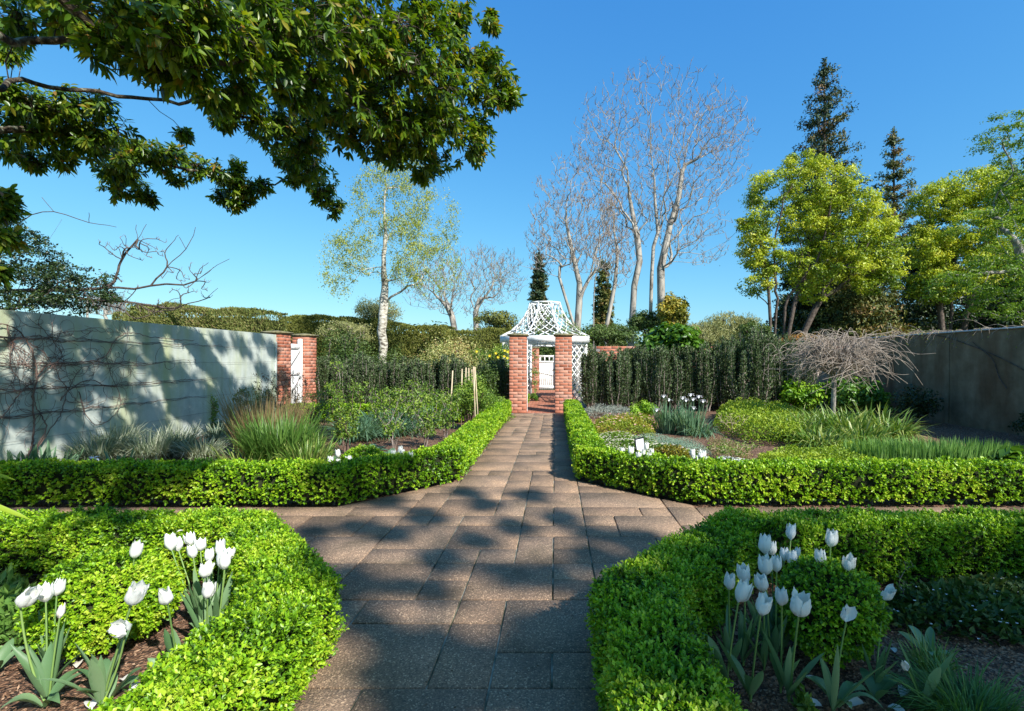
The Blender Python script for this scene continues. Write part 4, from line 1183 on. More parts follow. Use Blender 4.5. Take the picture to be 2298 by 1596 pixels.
def mat_cover(name, label, cat, poly, h, mat, n, L, wr=.5, up=.8, part='foliage', group=None, flowers=None):
    "low spreading cover inside a ground polygon (list of XY)"
    poly = np.array([p[:2] for p in poly]); lo, hi = poly.min(0), poly.max(0)
    def inside(P):
        c = np.zeros(len(P), bool); j = len(poly)-1
        for i in range(len(poly)):
            xi, yi = poly[i]; xj, yj = poly[j]
            m = ((yi > P[:, 1]) != (yj > P[:, 1])) & (P[:, 0] < (xj-xi)*(P[:, 1]-yi)/(yj-yi+1e-12)+xi)
            c ^= m; j = i
        return c
    P = lo + (hi-lo)*rng.random((n*3, 2)); P = P[inside(P)][:n]
    c = poly.mean(0); t = empty(name, (c[0], c[1], 0), label, cat, group)
    def hz(P):
        # height falls towards the border
        d = np.full(len(P), 9.0)
        for i in range(len(poly)):
            a = poly[i-1]; b = poly[i]; ab = b-a
            tt = np.clip(((P-a)@ab)/(ab@ab), 0, 1)[:, None]
            d = np.minimum(d, np.linalg.norm(P-(a+ab*tt), axis=1))
        e = np.clip(d/(h*1.2), 0, 1)
        return h*np.sqrt(e*(2-e))*(.8+.2*np.sin(P[:, 0]*6+1)*np.sin(P[:, 1]*7))
    z = hz(P)*(.45+.6*rng.random(len(P))) - .03
    m = len(P)
    N = nrm(rv(m)*.8+np.array([0, 0, up])); D = nrm(np.cross(N, rv(m))+np.array([0, -.1, .25]))
    l = L*(.65+.7*rng.random(m))
    mb = MB(); kites(mb, np.c_[P, z], D, N, l, l*wr, a=np.clip(.5+.25*np.sin(P[:, 0]*4+P[:, 1]*3)+.22*rng.normal(size=m), 0, 1)); mb.build(part, mat, parent=t)
    if flowers:
        nf, fl, fm = flowers
        Q = P[:nf]; zz = hz(Q)*1.03-.02
        mb = MB()
        for k in range(4):
            an = k*math.pi/2+rng.random(len(Q))
            kites(mb, np.c_[Q, zz], np.c_[np.cos(an), np.sin(an), .4+0*an], np.tile([0, -.3, 1.], (len(Q), 1)), fl, fl*.7)
        mb.build('flowers', fm, parent=t)
    return t

# ---- left bed, along the wall
clump('iris_plant', 'fan of broad grey-green iris leaves at the far left foot of the wall', 'plant', gp(30,1062), 50, .46, .035, M['iris'], .45, .26, .25, BROAD, 'bearded irises behind the far left hedge', elong=(1.2,.6))
clump('iris_plant', 'fan of broad iris leaves under the vine trunk behind the left hedge', 'plant', gp(115,1060), 50, .44, .035, M['iris'], .45, .24, .25, BROAD, 'bearded irises behind the far left hedge', elong=(1.2,.6))
clump('iris_plant', 'small fan of iris leaves right of the pale lilac flower', 'plant', gp(268,1056), 30, .36, .03, M['iris'], .5, .16, .3, BROAD, 'bearded irises behind the far left hedge', elong=(1.2,.6))
clump('iris_plant', 'low iris leaves beside the bare mulch at left', 'plant', gp(360,1058), 14, .26, .028, M['iris'], .6, .1, .3, BROAD, 'bearded irises behind the far left hedge')
f = ap(209, 1029, 6.2); t = empty('iris_flower', (f[0], f[1], 0), 'single pale lilac iris flower low behind the left hedge', 'flower')
mb = MB(); 
for k in range(6):
    an = k*math.pi/3; ribbons(mb, np.array([f]), np.array([[math.cos(an), math.sin(an), .5 if k % 2 else -.1]]), np.array([[0,0,1.]]), .075, .05, LEAF_BIG, droop=.3)
mb.build('petals', M['white_fl'], parent=t)
mb = MB(); tubes(mb, [(np.array([[f[0], f[1], -.03], f]), np.array([.005,.004]))], 5); mb.build('stem', M['stem'], parent=t)
for i, (x, y, n, L, lb) in enumerate([(215,1040,170,.44,'pale variegated sedge clump left of centre along the rendered wall'),
   (262,1022,190,.50,'taller variegated sedge clump against the wall with two upright seed stalks'),
   (340,1032,200,.44,'variegated sedge clump in the middle of the row by the wall'),
   (400,1018,200,.46,'broad variegated sedge clump right of the middle by the wall'),
   (455,1030,160,.36,'variegated sedge clump at the right end of the row, next to bare mulch'),
   (490,990,120,.34,'small grey-green sedge clump behind the others near the upright shrub')]):
    clump('sedge_clump', lb, 'grass', gp(x,y), n*3, L*1.55, .012, M['sedge'], .62, .16, .55, BLADE, 'variegated sedges along the left wall')
# upright leafy shrub on the wall
t = empty('upright_shrub', tuple(gp(445,970)), 'young shrub with three leafy columns growing against the left wall', 'shrub')
for (x0, y0, x1, y1, r) in [(438,975,438,868,12),(478,975,478,900,11),(405,955,402,892,9),(440,975,450,925,22)]:
    Yd = gp(445,970)[1]; p0 = ap(x0,y0,Yd); p1 = ap(x1,y1,Yd)
    s = np.linspace(0,1,14)[:,None]; C = p0*(1-s)+p1*s; C = C + rng.normal(size=C.shape)*.02
    mb = MB(); blob_leaves(mb, C, np.full((14,3), r*px_m(Yd)), 40, .05, up=.4, shell=.3); mb.build('foliage', M['rose'] if r < 20 else M['lime'], parent=t)
    mb = MB(); tubes(mb, [(np.vstack([[*p0[:2], -.03], p1]), np.array([.012,.005]))], 5); mb.build('stem', M['twig'], parent=t)
mat_cover('ground_cover', 'low grey-green ground cover between the sedges and the upright shrub', 'plant', [gp(470,990),gp(520,1000),gp(530,965),gp(470,955)], .3, M['bluegreen'], 2600, .05, .5)
# big grass group
clump('ornamental_grass', 'large clump of green grass blades in front of the side gate pillars', 'grass', gp(630,1045), 1300, .92, .014, M['grass'], .42, .30, .38, BLADE, 'green ornamental grasses in the left bed', elong=(1.3,1))
clump('ornamental_grass', 'bright green grass clump at the front edge of the left bed', 'grass', gp(690,1058), 520, .66, .015, M['strap'], .5, .2, .45, BLADE, 'green ornamental grasses in the left bed')
clump('ornamental_grass', 'low arching grass clump sprawling at the foot of the tall green grass', 'grass', gp(545,1056), 380, .62, .015, M['strap'], .95, .26, .7, BLADE, 'green ornamental grasses in the left bed')
clump('dry_grass', 'tall tan dried grass standing behind the green clump in the left bed', 'grass', gp(598,1018), 1000, 1.22, .010, M['grass_dry'], .36, .3, .3, BLADE, None, elong=(1.5,1))
# twiggy dark seedhead shrub in front of the gate
def twigbush(name, label, c, h, r, n, mat='twig_red', rt=.002, rr=.012, leaf=None, leafL=.03, nl=0, group=None, cat='shrub', z_low=.35, base_n=5):
    t = empty(name, (c[0], c[1], 0), label, cat, group)
    P = []
    for i in range(n):
        an = rng.random()*6.28; q = math.sqrt(rng.random()); z = h*(z_low+(1-z_low)*rng.random()); P.append([c[0]+math.cos(an)*r*q*(.3+.7*z/h), c[1]+math.sin(an)*r*q*(.3+.7*z/h), z])
    sp = [np.array([c[0], c[1], -.05])]; pr = [-1]
    for k in range(base_n):
        an = k*6.28/base_n; sp.append(np.array([c[0]+math.cos(an)*r*.12, c[1]+math.sin(an)*r*.12, h*.18])); pr.append(0)
    pos, par = skeleton(sp, P, .45, pr=pr)
    ln = skel_lines(pos, par, rt, rr, .05, 2)
    mb = MB(); tubes(mb, ln, 4); mb.build('branches', M[mat], parent=t)
    if nl:
        tips = pos[len(sp):]; k = nl//len(tips)+1
        mb = MB(); blob_leaves(mb, tips, np.full((len(tips), 3), leafL*1.6), k, leafL, up=.3, shell=.2); mb.build('foliage', leaf, parent=t)
    return t
twigbush('perennial_stalks', 'dark seedhead stalks in front of the white side gate', gp(640,1000), 1.30, .55, 230, nl=1500, leaf=M['dead'], leafL=.028, z_low=.3, cat='plant')
twigbush('shrub', 'grey-green leafy shrub at the foot of the shaded brick pillar', gp(570,985), .95, .42, 150, mat='twig', nl=1800, leaf=M['midshrub'], leafL=.04, z_low=.3)
twigbush('rose_bush', 'tall dark-leaved rose bush standing upright in the middle of the left bed', gp(775,1022), 1.15, .33, 150, mat='twig_red', rr=.016, nl=2400, leaf=M['rose'], leafL=.038, group='rose bushes', z_low=.25)
for i, (x, y, h, r, nl, lb) in enumerate([(720,975,.8,.3,1200,'small rose bush by the far end of the dry grass'),
    (885,1012,.95,.34,1300,'rose bush with fresh green shoots behind the large round tulip'),
    (955,1003,.85,.32,1500,'low rose bush with fresh leaves near the middle of the bare mulch'),
    (1000,985,.85,.30,1500,'fresh green rose bush next to the bamboo stakes'),
    (850,975,.72,.28,900,'sparse rose bush with lime shoots behind the grey strap leaves'),
    (935,960,.95,.3,1000,'rose bush with lime tips in front of the low back hedge'),
    (760,960,1.35,.14,200,'tall bare pruned rose cane with few leaves, in front of the yews at left')]):
    twigbush('rose_bush', lb, gp(x,y), h*1.08, r*1.25, 80 if nl > 300 else 18, mat='twig' , rr=.014, rt=.0025, nl=int(nl*.85) if nl > 300 else nl, leaf=M['rose'], leafL=.048, group='rose bushes', z_low=.25)
# leafy rosettes by the tulips
for x, y, lb in [(735,1050,'broad soft-leaved rosette left of the far left tulips'),(755,1040,'broad soft-leaved rosette behind the far left tulips'),(700,1055,'flat leafy rosette at the foot of the bright grass'),(835,1013,'small grey-green rosette behind the far left box ball'),(872,1026,'soft leaf rosette beside the square-topped tulip')]:
    b = gp(x, y); t = empty('poppy_rosette', tuple(b), lb, 'plant', 'soft leafy rosettes')
    n = 16; an = rng.random(n)*6.28
    mb = MB(); ribbons(mb, np.tile([b[0], b[1], -.02], (n, 1)), np.c_[np.cos(an), np.sin(an), .5+.8*rng.random(n)], np.c_[-np.cos(an)*.6, -np.sin(an)*.6, np.ones(n)], .22+.12*rng.random(n), .10, LEAF_BIG, droop=.35, fold=.12)
    mb.build('leaves', M['iris'], parent=t)
for x, y, lb in [(850,958,'mound of grey-green strap leaves left of centre behind the roses'),(905,952,'mound of grey-green strap leaves in the middle of the back row'),(965,955,'mound of grey-green strap leaves at the right of the back row'),(800,985,'strap-leaved clump beside the dark rose bush'),(880,975,'low strap-leaved clump nearest the bare mulch')]:
    clump('daylily_clump', lb, 'plant', gp(x,y), 420, .75, .02, M['iris'], .8, .28, .65, BLADE, 'grey-green strap-leaved clumps')
mat_cover('ground_cover', 'low green weeds along the inner side of the left path hedge', 'plant', [gp(1020,1000),gp(1100,975),gp(1160,935),gp(1120,930),gp(1040,965)], .12, M['rose'], 2600, .035)
# staked shrub
sc_ = gp(1060,962)
shrub('staked_shrub', 'dense green bush held between pale wooden stakes left of the path', 'shrub', sc_, .62, 1.16, M['rose'], 7000, .045, 50, z0=.25, stems=26, br=.33, stemmat='twig_red')
GS = 'pale wooden stakes around the green bush'
for i, (xt, yt, xb, yb, lb) in enumerate([(1016,832,1008,985,'leftmost pale wooden stake of the bush'),(1037,828,1035,968,'brownish stake second from the left, just behind the bush'),(1046,825,1042,965,'third stake from the left at the back of the bush'),(1052,826,1054,965,'fourth stake from the left in the close group at the back'),(1059,829,1062,965,'fifth stake from the left, shorter than its right neighbour'),(1063,823,1068,985,'long stake leaning at the right front of the bush, reaching the ground'),(1066,824,1075,978,'stake closely behind the long right one'),(1053,945,1054,990,'short stump of a stake low in front of the bush')]):
    b = gp(xb, yb); Yt = b[1]
    back = 0 if i in (5, 7) else .35
    b = b*(Yt+back)/Yt; b[2] = 0; Yt += back; tp = ap(xt, yt, Yt); mb = MB(); bar(mb, (b[0], b[1], -.05), tp, .021, .021, (0,1,0)); mb.build('wooden_stake', M['stakes'], label=lb, cat='stake', group=GS)
shrub('low_shrub', 'low bushy plant against the left gateway pillar', 'shrub', gp(1115,935), .42, .62, M['rose'], 2600, .05, 24, stems=4)
shrub('low_shrub', 'dark leafy shrub beside the left gateway pillar with yellow flowers above', 'shrub', (-1.9,14.9), .55, 1.5, M['midshrub'], 3500, .06, 30, stems=4)

# ---- right bed
mat_cover('ground_cover', 'silver-grey low mound at the foot of the yews right of the gateway', 'plant', [(.75,13.2),(2.1,13.2),(2.1,14.2),(.75,14.3)], .34, M['silver'], 3500, .05, .3, up=.5)
mat_cover('azalea_bush', 'low yellow-green azalea with scattered pink and white flowers', 'shrub', [gp(1330,985),gp(1465,985),gp(1475,955),gp(1440,945),gp(1325,958)], .34, M['azalea'], 8500, .04, .5, flowers=(60,.035,M['pink_fl']))
shrub('low_shrub', 'bright green shrub behind the azalea at right', 'shrub', gp(1440,944), .42, .52, M['hydr'], 1900, .06, 18, stems=3)
mat_cover('ground_cover', 'white-flowered ground cover behind the far right hedge and sign', 'plant', [gp(1335,1060),gp(1335,985),gp(1400,985),gp(1500,1010),gp(1580,1030),gp(1600,1062),gp(1480,1080)], .22, M['rose'], 19000, .032, .6, flowers=(900,.017,M['cream_fl']))
mat_cover('ground_cover', 'smooth blue-green mat of fine foliage in the right bed', 'plant', [gp(1385,1002),gp(1440,990),gp(1530,1000),gp(1600,1020),gp(1570,1030),gp(1470,1020)], .26, M['bluegreen'], 11000, .022, .3, up=.4)
mat_cover('ground_cover', 'small patch of bright mossy green at the inner edge of the right path hedge', 'plant', [gp(1322,990),gp(1375,985),gp(1370,972),gp(1318,975)], .12, M['grass'], 2200, .025, .3)
mat_cover('ground_cover', 'blue-flowered green cover right of the far right tulips', 'plant', [gp(1585,1065),gp(1690,1068),gp(1680,1035),gp(1610,1030)], .10, M['rose'], 4200, .03, .5, flowers=(260,.022,M['white_fl']))
for x, y, n, lb in [(1500,968,190,'left part of the tall iris clump with white flowers'),(1545,972,190,'right part of the tall iris clump with white flowers')]:
    clump('iris_clump', lb, 'plant', gp(x,y), n, .72, .022, M['iris'], .32, .22, .3, BLADE, 'tall irises with white flowers')
clump('iris_clump', 'arching outer iris leaves to the right of the white flowers', 'plant', gp(1572,975), 110, .62, .02, M['iris'], .8, .2, .75, BLADE, 'tall irises with white flowers')
for i, (x, y, lb) in enumerate([(1490,889,'leftmost white iris flower, highest on the left'),(1533,893,'white iris flower left of the middle pair'),(1540,898,'white iris flower in the close middle pair'),(1551,886,'topmost white iris flower'),(1557,896,'white iris flower just below the topmost one'),(1569,890,'white iris flower upper left of the right group'),(1578,900,'rightmost white iris flower'),(1475,920,'lowest left white iris flower'),(1547,937,'low white iris flower in front of the leaves'),(1503,897,'small closed white iris bud'),(1556,915,'half hidden white iris flower among the leaves')]):
    Yd = gp(1520,968)[1]-.1; f = ap(x, y, Yd); t = empty('iris_flower', (f[0], f[1], 0), lb, 'flower', 'white iris flowers')
    mb = MB(); tubes(mb, [(np.array([[f[0]+rng.normal()*.05, f[1]+.05, 0], [f[0], f[1]+.02, f[2]*.6], f]), np.array([.007,.006,.005]))], 5); mb.build('stem', M['iris'], parent=t)
    k = 3 if i == 9 else 6
    for j in range(k):
        an = j*2*math.pi/k+rng.random()*.4; mb = MB()
        ribbons(mb, np.array([f]), np.array([[math.cos(an), math.sin(an), .9 if j % 2 else .1]]), np.array([[-math.cos(an)*.5, -math.sin(an)*.5, 1.]]), .085, .05, LEAF_BIG, droop=.5, fold=.1); mb.build('petal', M['white_fl'], parent=t)
clump('iris_clump', 'small fresh tuft of upright leaves at the foot of the right-hand yews', 'plant', gp(1685,938), 90, .42, .022, M['strap'], .25, .16, .2, BLADE)
mat_cover('astilbe_bed', 'broad lime-green mound of feathery foliage in the right bed', 'plant', [gp(1600,960),gp(1680,995),gp(1800,1005),gp(1830,985),gp(1800,940),gp(1700,928),gp(1610,928)], .52, M['lime'], 17000, .05, .55, up=.6)
mat_cover('astilbe_bed', 'feathery lime-green foliage directly behind the far right hedge', 'plant', [gp(1680,1080),gp(1690,1045),gp(1760,1030),gp(1960,1030),gp(2000,1050),gp(1990,1082)], .33, M['lime'], 15000, .036, .5, up=.6)
twigbush('perennial_stalks', 'bare tan stalks of a cut-back perennial on the mulch of the right bed', gp(1645,975), .40, .42, 90, mat='stakes', rr=.006, cat='plant', z_low=.5, base_n=8)
twigbush('perennial_stalks', 'sprawl of dry stems in front of the bare mulch at right', gp(1640,1030), .26, .5, 90, mat='stakes', rr=.005, cat='plant', nl=700, leaf=M['rose'], leafL=.03, z_low=.3, base_n=8)
mat_cover('ground_cover', 'thin dry ground cover over the mulch beside the iris leaves', 'plant', [gp(1590,985),gp(1680,1000),gp(1690,1035),gp(1600,1025)], .05, M['grass_dry'], 3500, .05, .12)
for i, (x, y, n, L, lb) in enumerate([(1790,985,150,.55,'strap-leaved clump at the left foot of the weeping tree'),(1845,975,190,.62,'strap-leaved clump right in front of the weeping tree trunk'),(1900,985,190,.62,'strap-leaved clump just right of the weeping tree trunk'),(1955,970,150,.62,'strap-leaved clump half in the shade of the right wall'),(1935,1000,150,.5,'lowest strap-leaved clump with one white flower'),(1840,1003,120,.45,'front strap-leaved clump next to the lime foliage'),(1800,955,120,.55,'strap-leaved clump between the hydrangea and the lime mound'),(2000,985,120,.6,'rightmost strap-leaved clump reaching into the shade')]):
    clump('daylily_clump', lb, 'plant', gp(x,y), int(n*2.8), L*1.45, .026, M['strap'], .75, .28, .7, BLADE, 'strap-leaved clumps around the weeping tree')
clump('bulb_foliage', 'sweep of upright blue-green bulb leaves behind the far right hedge', 'plant', gp(2090,1050), 3000, .40, .018, M['bulb'], .22, .75, .12, BLADE, kind=None, elong=(1.5,.5))
clump('bulb_foliage', 'left end of the bulb leaves beside the lime foliage', 'plant', gp(1975,1040), 900, .38, .018, M['bulb'], .25, .4, .15, BLADE, elong=(1.3,.6))
shrub('hydrangea', 'bright green hydrangea left of the weeping tree trunk', 'shrub', gp(1800,925), .78, .98, M['hydr'], 3300, .115, 46, stems=5, br=.3, up=.8, wr=.6)
shrub('hydrangea', 'bright green hydrangea right of the weeping tree trunk, half in shade', 'shrub', gp(1925,928), .85, .92, M['hydr'], 3600, .115, 46, stems=5, br=.3, up=.8, wr=.6)
shrub('hydrangea', 'taller shaded hydrangea behind against the right wall', 'shrub', (8.1,13.8), .95, 1.15, M['bigleaf'], 3000, .12, 40, stems=5, br=.3, up=.8, wr=.6)
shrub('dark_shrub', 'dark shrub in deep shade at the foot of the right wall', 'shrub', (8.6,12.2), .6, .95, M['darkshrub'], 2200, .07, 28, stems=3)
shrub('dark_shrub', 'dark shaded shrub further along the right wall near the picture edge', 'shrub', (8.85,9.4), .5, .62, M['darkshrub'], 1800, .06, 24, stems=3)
shrub('broadleaf_plant', 'broad-leaved plant catching the sun at the right edge behind the hedge', 'plant', gp(2275,1062), .42, .30, M['bigleaf'], 260, .2, 14, stems=0, br=.5, up=1.2, wr=.55)
for x, y, c in [(2190,1025,'silver-leaved plant glinting in the shade at right')]:
    clump('silver_plant', c, 'plant', gp(x,y), 40, .3, .02, M['silver'], .9, .1, .6, BLADE)

# weeping tree
b = gp(1870, 962); Yb = b[1]
t = empty('weeping_tree', tuple(b), 'small leafless weeping tree with an umbrella of pale drooping twigs on a straight trunk', 'tree')
mb = MB(); zt = ap(1872, 842, Yb)[2]
tubes(mb, [(np.array([[b[0], b[1], -.05],[b[0], b[1], .4],[b[0]+.01, b[1], .8],[b[0]+.02, b[1], zt],[b[0]+.03,b[1],zt+.15]]), np.array([.058,.05,.047,.05,.04]))], 10); mb.build('trunk', M['bark_grey'], parent=t, smooth=True)
ln = []; top = np.array([b[0]+.02, b[1], zt+.05])
for i in range(330):
    an = rng.random()*6.28; R = (.5+1.05*rng.random())*1.02; hgt = (.35+.85*rng.random()); drop = .25+.75*rng.random()
    if math.cos(an) > 0: R *= 1.15
    s = np.linspace(0, 1, 9); d = np.array([math.cos(an), math.sin(an)])
    R *= .45+.48*rng.random(); cv = rng.normal()*.9
    rad = R*(s**.85); z = zt + .02 + hgt*np.sin(np.minimum(s*(1.5+rng.random()), math.pi*.95))*.9 - drop*.78*s**2.4 + .18*rng.random()*np.maximum(s-.75, 0)*4
    P = np.c_[top[0]+np.cos(an+cv*s)*rad, top[1]+np.sin(an+cv*s)*rad, z] + np.cumsum(rng.normal(size=(9,3))*.026, 0)
    ln.append((P, np.linspace(.010, .0035, 9)))
    for q in range(2):
        j = rng.integers(2, 7); s2 = np.linspace(0, 1, 6)
        a2 = an + rng.normal()*1.4; l = .25+.4*rng.random(); P0 = P[j]
        Q = np.c_[P0[0]+math.cos(a2)*l*s2, P0[1]+math.sin(a2)*l*s2, P0[2]+rng.normal()*.14*np.sin(s2*3)-.16*s2**2+.15*s2*rng.random()] + np.cumsum(rng.normal(size=(6,3))*.01, 0)*(s2[:,None]>0)
        ln.append((Q, np.linspace(.006,.003,6)))
mb = MB(); tubes(mb, ln, 4); mb.build('twigs', M['twig_pale'], parent=t)

# ---- near beds: filler plants
clump('fine_grass', 'tuft of fine dark grass at the lower right corner', 'grass', gp(2180,1610), 1100, .34, .005, M['grass'], .95, .13, .7, BLADE)
clump('fine_grass', 'small bright tuft of grass above the dark one at lower right', 'grass', gp(2090,1500), 160, .22, .006, M['strap'], .6, .06, .4, BLADE)
mat_cover('ground_cover', 'silvery spotted leaves spreading over the shaded right bed', 'plant', [gp(1990,1400),gp(2000,1330),gp(2330,1300),gp(2500,1330),gp(2500,1450),gp(2180,1430)], .13, M['midshrub'], 4200, .055, .5, up=.8, flowers=(70,.010,M['white_fl']))
mat_cover('ground_cover', 'fresh green lance-leaved plants at the left edge behind the tulips', 'plant', [gp(-60,1450),gp(-60,1310),gp(40,1310),gp(110,1370),gp(70,1440)], .16, M['grass'], 1500, .075, .3, up=.5)
shrub('seedling', 'bright green seedling at the bottom edge of the right bed', 'plant', gp(1800,1590), .07, .06, M['rose'], 120, .035, 8, stems=0)
for x,y,lb in [(1965,1470,'dry upright flower stalk right of the shaded box ball'),(2030,1360,'leafy stalk with small leaves right of the shaded box ball')]:
    twigbush('perennial_stalks', lb, gp(x,y), .30, .06, 14, mat='twig', rr=.004, rt=.0015, cat='plant', nl=60, leaf=M['rose'], leafL=.02, z_low=.3, base_n=2)
t = empty('flax_plant', (-3.0,2.1,0), 'yellow-green flax blades poking in at the left edge of the picture', 'plant')
for k, (x0, y0, Y0_, x1, y1) in enumerate([(-160,1030,2.4,36,1078),(-160,1085,2.2,72,1168)]):
    a = ap(x0, y0, Y0_); c_ = ap(x1, y1, Y0_+.1); s = np.linspace(0,1,6)[:,None]
    mb = MB(); ribbons(mb, np.array([a]), np.array([c_-a]), np.array([[0,-.4,1.]]), np.linalg.norm(c_-a), .035, [(0,1),(.5,1),(.85,.6),(1,.03)], droop=0.0, fold=.25); mb.build('blade', M['lime'], parent=t)
    mb = MB(); tubes(mb, [(np.array([[-3.0,2.1,-.05],[-2.95+.1*k,2.15,.7],a]), np.array([.012,.012,.008]))], 5); mb.build('blade_base', M['lime'], parent=t)

# ================================================================== YEW COLUMNS
def yew_mesh(seed, w, h, wide):
    r = np.random.default_rng(seed); mb = MB(); sb = MB(); ln = []
    ns = 26
    for i in range(ns):
        an = r.random()*6.28; q = math.sqrt(r.random())*w; hh = h*(.72+.28*r.random())*(1 if q < w*.5 else .93)
        top = np.array([math.cos(an)*q*1.0, math.sin(an)*q, hh]); b = np.array([math.cos(an)*q*.35, math.sin(an)*q*.35, 0])
        s = np.linspace(0, 1, 7)[:, None]; P = b*(1-s)+top*s; P[:, :2] += np.sin(s*math.pi)*np.array([math.cos(an), math.sin(an)])*w*.35; P += r.normal(size=P.shape)*.012
        ln.append((P, np.linspace(.012, .003, 7)))
        m = 260; tt = .10+.9*r.random(m)**.85
        base = np.array([np.interp(tt, s[:, 0], P[:, k]) for k in range(3)]).T
        a = r.random(m)*6.28; rad = .075*(1.1-.75*tt)
        off = np.c_[np.cos(a)*rad, np.sin(a)*rad, 0*a]*r.random((m, 1))**.5
        D = nrm(np.c_[np.cos(a)*.6, np.sin(a)*.6, .9+0*a]); N = nrm(rng.normal(size=(m, 3)))
        l = .055*(.7+.6*r.random(m))
        kites(mb, base+off, D, N, l, l*.5, a=np.clip(.35+.25*r.normal(size=m)+.25*(tt-.5), 0, 1))
    tubes(sb, ln, 4)
    return mb.mesh('foliage', M['yew']), sb.mesh('stems', M['twig'])
YV = [yew_mesh(31+i, .22+.02*(i*3 % 7), 2.0, 0) for i in range(7)]
def yew(x, y, hs, ws, i, label, group):
    t = empty('yew_column', (x, y, 0), label, 'shrub', group)
    f, s = YV[(i*3) % 7]
    for nm, me in (('foliage', f), ('stems', s)):
        o = bpy.data.objects.new(nm, me); sc.collection.objects.link(o); o.parent = t
        o.rotation_euler = (0, 0, i*1.7); o.scale = (ws*(1+.12*math.sin(i*4.1)), ws, hs)
ORD = ['first','second','third','fourth','fifth','sixth','seventh','eighth','ninth','tenth','eleventh','twelfth','thirteenth','fourteenth','fifteenth']
YR = [(1327,.86),(1352,.80),(1382,.86),(1412,.84),(1442,.86),(1476,.90),(1512,.88),(1548,.90),(1584,.92),(1622,.98),(1662,1.0),(1704,1.04),(1748,1.02),(1790,.92)]
for i, (x, h) in enumerate(YR):
    Y = 15.25+.12*math.sin(i*2.2) - .35*(i > 9); p = ap(x, 808, Y)
    yew(p[0], Y, h*(1.16 if i < 9 else 1.2), 1.28+.08*math.sin(i*1.3), i, f'dark columnar yew, {ORD[i]} to the right of the gateway', 'dark columnar yews right of the gateway')
for i in range(14):
    x = 1125-31*i; Y = 15.2+.15*math.sin(i*1.7); p = ap(x, 808, Y)
    yew(p[0], Y, (.80+.08*math.sin(i*2.1)+.05*math.sin(i*5.3)), 1.3, i+1, f'loose dark yew shrub, {ORD[i]} to the left of the gateway', 'dark yews left of the gateway')

# ================================================================== SHRUBS AND CLIPPED HEDGES BEHIND
def bigshrub(name, label, x, y, Y, rx, ry, mat, n, L, blobs=50, cat='shrub', group=None, br=.3, up=.4, stems=5, wr=.5, stemmat='bark_dark', depth=.8, hang=0, shell=.45, amean=None):
    "x,y: centre in the view at distance Y; rx, ry radii in view pixels"
    c = ap(x, y, Y); RX = rx*Y/F; RZ = ry*Y/F
    t = empty(name, (c[0], Y, 0), label, cat, group)
    d = rv(blobs); rr = rng.random(blobs)**.35
    C = np.c_[c[0]+d[:, 0]*rr*RX*(1-br*.8), Y+d[:, 1]*rr*RX*depth*(1-br*.8), c[2]+d[:, 2]*rr*RZ*(1-br*.8)]
    C[:, 2] = np.maximum(C[:, 2], .1)
    R = np.c_[np.full(blobs, RX*br), np.full(blobs, RX*br*depth), np.full(blobs, RZ*br)]*(.65+.7*rng.random((blobs, 1)))
    mb = MB(); blob_leaves(mb, C, R, n//blobs, L, up=up, wr=wr, hang=hang, shell=shell, amean=amean); mb.build('foliage', mat, parent=t)
    if stems:
        pos, par = skeleton([np.array([c[0], Y, -.1]), np.array([c[0], Y, max(.3, (c[2]-RZ)*.8)])], C, .5)
        mb = MB(); tubes(mb, skel_lines(pos, par, .012, .05+RX*.04, .04, 2), 5); mb.build('stem', M[stemmat], parent=t)
    return t
GBK = 'shrubs behind the yew rows'
bigshrub('variegated_shrub', 'wide domed variegated yellow-green shrub left of the gazebo', 1022, 838, 17.6, 132, 98, M['varieg'], 20000, .065, 120, group=GBK, up=.5)
bigshrub('laurel_shrub', 'dense dark green shrub just right of the white side gate pillar', 775, 830, 18.0, 85, 110, M['midshrub'], 12000, .075, 80, group=GBK)
bigshrub('laurel_shrub', 'green shrub behind the birch trunk', 868, 850, 18.6, 60, 90, M['midshrub'], 7000, .07, 60, group=GBK)
bigshrub('weeping_shrub', 'small weeping shrub with arching pale tips above the side gate pillars', 780, 748, 19.5, 75, 32, M['pale_grass'], 4200, .06, 50, group=GBK, hang=1.2, stemmat='twig')
bigshrub('big_leaf_shrub', 'rounded bright green big-leaved shrub above the yews right of the gazebo', 1514, 772, 15.95, 80, 50, M['bigleaf'], 4600, .17, 60, group=GBK, up=.9, wr=.7, br=.25)
bigshrub('laurel_shrub', 'dark green shrubs filling the gap above the yews right of the big-leaved shrub', 1650, 790, 15.95, 75, 28, M['midshrub'], 8000, .07, 60, group=GBK, depth=.3)
bigshrub('laurel_shrub', 'dark green growth over the brick wall behind the weeping tree', 1790, 790, 15.95, 95, 26, M['midshrub'], 8000, .07, 60, group=GBK, depth=.3)
bigshrub('laurel_shrub', 'dark green growth between the dry grasses and the big-leaved shrub', 1435, 798, 15.95, 45, 22, M['midshrub'], 4000, .07, 40, group=GBK, depth=.3)
bigshrub('golden_shrub', 'golden-leaved shrub right of the bare trees', 1512, 700, 26, 40, 46, M['golden'], 6000, .16, 40, group=GBK)
bigshrub('laurel_shrub', 'low dark green hedge-like shrub behind the brick wall next to the gazebo', 1375, 752, 20, 75, 30, M['midshrub'], 7000, .08, 60, group=GBK)
bigshrub('plume_shrub', 'pale green plumy shrub left of the dark conifers', 1640, 735, 24, 75, 36, M['pale_grass'], 8000, .12, 60, group=GBK, hang=-.8, wr=.25)
bigshrub('plume_shrub', 'pale yellow-green bamboo-like shrub behind the right-hand yews', 1590, 752, 20, 80, 34, M['pale_grass'], 7000, .10, 60, group=GBK, hang=-.6, wr=.25)
